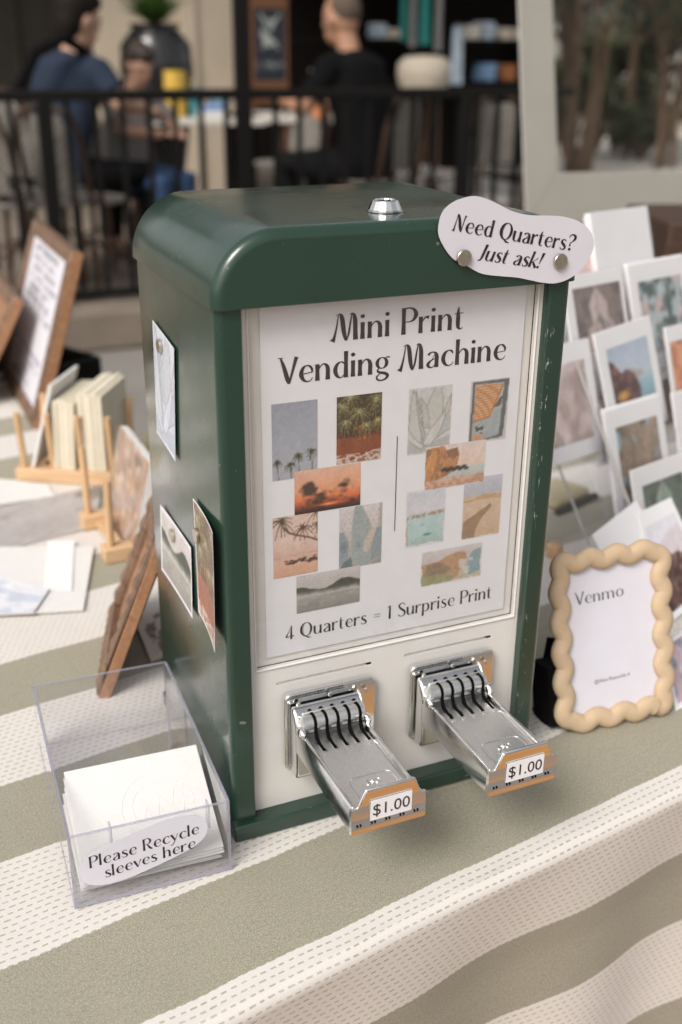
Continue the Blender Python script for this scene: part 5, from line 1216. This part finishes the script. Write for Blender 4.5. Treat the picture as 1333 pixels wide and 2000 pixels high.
folded("pale blue folded cloth on the upper shelf just right of the man in black", 738, 0, .10, .12, 'pale blue'); folded("cream folded cloth on the upper shelf beside the hanging teal scarves", 765, 0, .13, .08, 'cream')
folded("white folded cloth on the upper shelf, left end of its row by the canopy", 915, 0, .14, .12, 'white'); folded("pale blue folded cloth on the upper shelf in the middle of its row", 945, 0, .13, .15, 'pale blue'); folded("cream folded cloth on the upper shelf, third of its row", 978, 0, .13, .10, 'cream'); folded("white folded cloth on the upper shelf next to the white canopy strip", 1007, 0, .13, .10, 'white')
folded("blue folded cloth on the lower shelf", 952, 1, .14, .15, 'blue'); folded("rust brown folded cloth on the lower shelf by the canopy", 990, 1, .15, .14, 'rust')
folded("white board like stack on the lower shelf left of the man in black", 640, 1, .24, .10, 'white')
def hanging(label, px, w, ztop_py, zbot_py, col, y=8.42):
    p = BY(px, zbot_py, y); zt = BY(px, ztop_py, y).z; t_ = thing('hanging_scarf', label, "scarf", (p.x, y, p.z), 0, "scarves hanging in the shop front"); m = pmat('scarf_'+col.replace(' ', '_'), cols[col], .85, var=.2, vs=14)
    MB().grid(lambda u, v: ((u-.5)*w*(1-.35*v), .02*math.sin(u*14+v), (zt-p.z)*v), 16, 10).grid(lambda u, v: ((u-.5)*w*(1-.35*v), .02*math.sin(u*14+v)+.006, (zt-p.z)*v), 16, 10).build('cloth', m, t_, smooth=True)
    MB().tube([(-w*.4, .0, zt-p.z), (w*.4, 0, zt-p.z)], .012, 8).build('hanger_bar', BLACKM, t_)
hanging("teal scarf hanging in the shop front, leftmost of the scarves", 789, .07, -60, 80, 'teal'); hanging("grey scarf hanging between the two teal ones", 806, .06, -60, 92, 'grey'); hanging("wider teal scarf hanging in the shop front", 830, .12, -60, 88, 'teal'); hanging("grey scarf hanging right of the wider teal one", 856, .07, -60, 100, 'grey')
hanging("pale blue long cloth hanging by the lower shelf", 892, .14, 48, 165, 'pale blue', 8.40)
sp = BY(828, 165, 7.9); pf = thing('pouffe', "round beige seat cushion behind the man in black", "cushion", (sp.x, 7.9, PZ)); hz = BY(828, 108, 7.9).z-PZ
MB().lathe([(.03,hz-.26),(.20,hz-.25),(.225,hz-.16),(.22,hz-.06),(.16,hz-.012),(.02,hz)], 24).build('cushion', pmat("beige_cushion", (.42,.37,.30), .85), pf, smooth=True, angle=70)
for k in range(4): a = R(45+90*k); MB().tube([(.15*math.cos(a), .15*math.sin(a), 0), (.13*math.cos(a), .13*math.sin(a), hz-.25)], .015, 8).build('leg', DKBR, pf)

# ------------------------------------------------------------------ white canopy half wall with a clear window, right
CP = at_d(1080, 230, 2.75); cn = FH
cw = thing('canopy_wall', "off white canopy side wall with a clear window, right of the machine", "canopy wall", (CP.x, CP.y, GZ)); co = Vector(cw.location)
FAB = pmat("canopy_fabric", (.31,.295,.26), .8, var=.05, vs=6, bump=.2, bs=200)
def CPt(px, py): return on_plane(px, py, CP, cn)-co
def slab(pts, name, mat, th, parent):
    n = len(pts); vs = pts+[p+cn*th for p in pts]
    return MB().add(vs, [tuple(range(n)), tuple(range(2*n-1, n-1, -1))]+[(i, (i+1) % n, n+(i+1) % n, n+i) for i in range(n)]).build(name, mat, parent, bevel=.002)
Lo = [CPt(1011,-120), CPt(1076,-120), CPt(1091,338), CPt(1030,434)]; slab(Lo, 'fabric_panel', FAB, .012, cw)
slab([CPt(1030,434), CPt(1091,338), CPt(1700,330), CPt(1700,430)], 'lower_panel', FAB, .012, cw)
slab([CPt(1076,-118), CPt(1700,-118), CPt(1700,329), CPt(1091,337)], 'clear_window', VINYL, .0008, cw)
MB().tube([CPt(1022,-120)+cn*.03, CPt(1040,434)+cn*.03, CPt(1040,434)*1.0+cn*.03+Vector((0,0,-(CPt(1040,434).z)))], .014, 10).build('pole', WHITE_METAL, cw, smooth=True)
DARKWOOD = pmat('dark_crate_wood', (.05,.024,.013), .7, var=.2)
cq = at_d(1362, 470, 2.4); crt = thing('wooden_crate', "brown wooden crate behind the card rack at the photo's right edge", "crate", (cq.x, cq.y, GZ), R(-20)); hz = cq.z-GZ+.06
MB().box(-.12, .28, -.15, .15, 0, hz).build('crate_body', DARKWOOD, crt, bevel=.006)
for k in range(4): MB().box(-.125, .285, -.156, -.1505, hz*(k+.1)/4, hz*(k+.85)/4).build('slat', DARKWOOD, crt, bevel=.002)
dk = thing('shadow_backdrop', "dark backdrop box added for the shadow below the canopy window", "table", (CP.x+1.15, CP.y+.02, GZ), -R(23.8)); MB().box(-.45, 1.2, -.06, .55, 0, .90).build('dark_box', BLACKCLOTH, dk, bevel=.02)  # dark box put in to stand for the shadow under the window

# ------------------------------------------------------------------ trees and shrubs seen through the window
BARK = pmat("mottled_bark", (.17,.11,.07), .85, var=.35, vs=5, bump=.4, bs=30, bd=.01); LEAFD = pmat("dark_leaf", (.014,.021,.008), .55, var=.45, vs=2.5); LEAFM = pmat("mid_leaf", (.060,.080,.024), .55, var=.45, vs=2.5)
def leaves(mb, c, rad, n, size, rs):
    for i in range(n):
        while True:
            p = Vector((rs.uniform(-1,1), rs.uniform(-1,1), rs.uniform(-1,1)))
            if .25 < p.length < 1: break
        p = Vector((p.x*rad[0], p.y*rad[1], p.z*rad[2]))+c; a = Vector((rs.uniform(-1,1), rs.uniform(-1,1), rs.uniform(-1,1))).normalized(); b = a.orthogonal().normalized()*size*rs.uniform(.3,.5); a *= size*rs.uniform(.7,1.2)
        mb.add([p-a, p-b*.9, p+a, p+b*.9], [(0,1,2,3)])
def tree(label, px, y, stems, h, seed, leaf, clumps):
    p = BY(px, 300, y); p.z = GZ; rs = random.Random(seed); t_ = thing('garden_tree', label, "tree", p, 0, "trees beyond the canopy window"); tr = MB(); tips = []
    for i in range(stems):
        a = rs.uniform(0, 6.28); sp_ = rs.uniform(.18, .55); r0 = rs.uniform(.032, .058); pts = []
        for k in range(8): q = k/7; pts.append((math.cos(a)*(.10+sp_*q**1.3)+.05*math.sin(q*6+i), math.sin(a)*(.10+sp_*q**1.3)+.04*math.sin(q*5+2*i), h*q))
        tr.tube(pts, [r0*(1-.6*k/7) for k in range(8)], 9); tips.append(Vector(pts[-1]))
        for j in range(3):
            b = Vector(pts[4+j]); e = b+Vector((rs.uniform(-.6,.6), rs.uniform(-.6,.6), rs.uniform(.4,.9))); tr.tube([b, b.lerp(e, .5)+Vector((0,0,.05)), e], [.026,.018,.008], 7); tips.append(e)
    tr.build('trunk', BARK, t_, smooth=True)
    cr_ = MB()
    for t2 in tips:
        for k in range(clumps): leaves(cr_, t2+Vector((rs.uniform(-.35,.35), rs.uniform(-.35,.35), rs.uniform(-.3,.4))), (.34,.34,.26), 55, .075, rs)
    cr_.build('crown', leaf, t_)
tree("clump of slim brown tree trunks just right of the white canopy strip", 1128, 10.6, 9, 2.6, 3, LEAFM, 2)
tree("slim multi stemmed tree with leaning trunks at the photo's right edge", 1300, 11.0, 6, 2.4, 8, LEAFM, 2)
tree("thin tree standing between the two trunk clumps, further back", 1215, 12.5, 3, 2.6, 14, LEAFD, 3)
def shrub(label, px, y, rad, zc, n, seed, leaf):
    p = BY(px, 300, y); p.z = GZ; rs = random.Random(seed); t_ = thing('shrub', label, "shrub", p, 0, "shrubs beyond the canopy window"); m = MB(); s = MB()
    for k in range(16): c = Vector((rs.uniform(-.75,.75)*rad[0], rs.uniform(-.6,.6)*rad[1], zc+rs.uniform(-.7,.7)*rad[2])); leaves(m, c, (rad[0]*.36, rad[1]*.4, rad[2]*.3), n//16, .09, rs); s.tube([(0,0,0), c*.5, c], [.03,.02,.006], 6)
    m.build('foliage', leaf, t_); s.build('stems', BARK, t_)
shrub("dark evergreen shrub behind the left trunk clump", 1160, 13.2, (1.2,.7,1.0), 1.9, 2000, 21, LEAFD)
shrub("tall dark shrub in the middle of the canopy window", 1262, 13.8, (1.0,.7,.9), 2.2, 2200, 22, LEAFD)
shrub("tall dark shrub behind the right hand trunks", 1360, 13.6, (1.1,.7,1.2), 1.7, 1500, 23, LEAFD)
shrub("low mid green shrub at the foot of the right hand trunks", 1250, 12.2, (.6,.4,.35), .5, 1200, 24, LEAFM)
shrub("low bushy shrub left of the trunks, close to the white canopy strip", 1105, 12.6, (.6,.4,.5), .9, 1300, 25, LEAFM)
shrub("rounded mid green shrub between the trunk clumps", 1200, 12.9, (.7,.4,.6), 1.0, 1500, 26, LEAFM)
struct(MB().box(4.3, 20, 8.8, 16.9, GZ, GZ+.004).build('sunlit_path', pmat('sunlit_pale_ground', (.62,.59,.54), .9, var=.2, vs=3)))  # sunlight on the ground beyond the window, put into a paler colour
gw = thing('garden_wall', "pale garden wall far behind the trees", "wall", (BY(1250, 200, 17).x, 17, GZ)); PALEW = pmat("pale_render", (.42,.40,.36), .9, var=.1, vs=1.2)
MB().box(-5, 7, 0, .3, 0, 1.7).build('wall_body', PALEW, gw); MB().box(-5.05, 7.05, -.05, .35, 1.7, 1.8).build('coping', PALEW, gw)
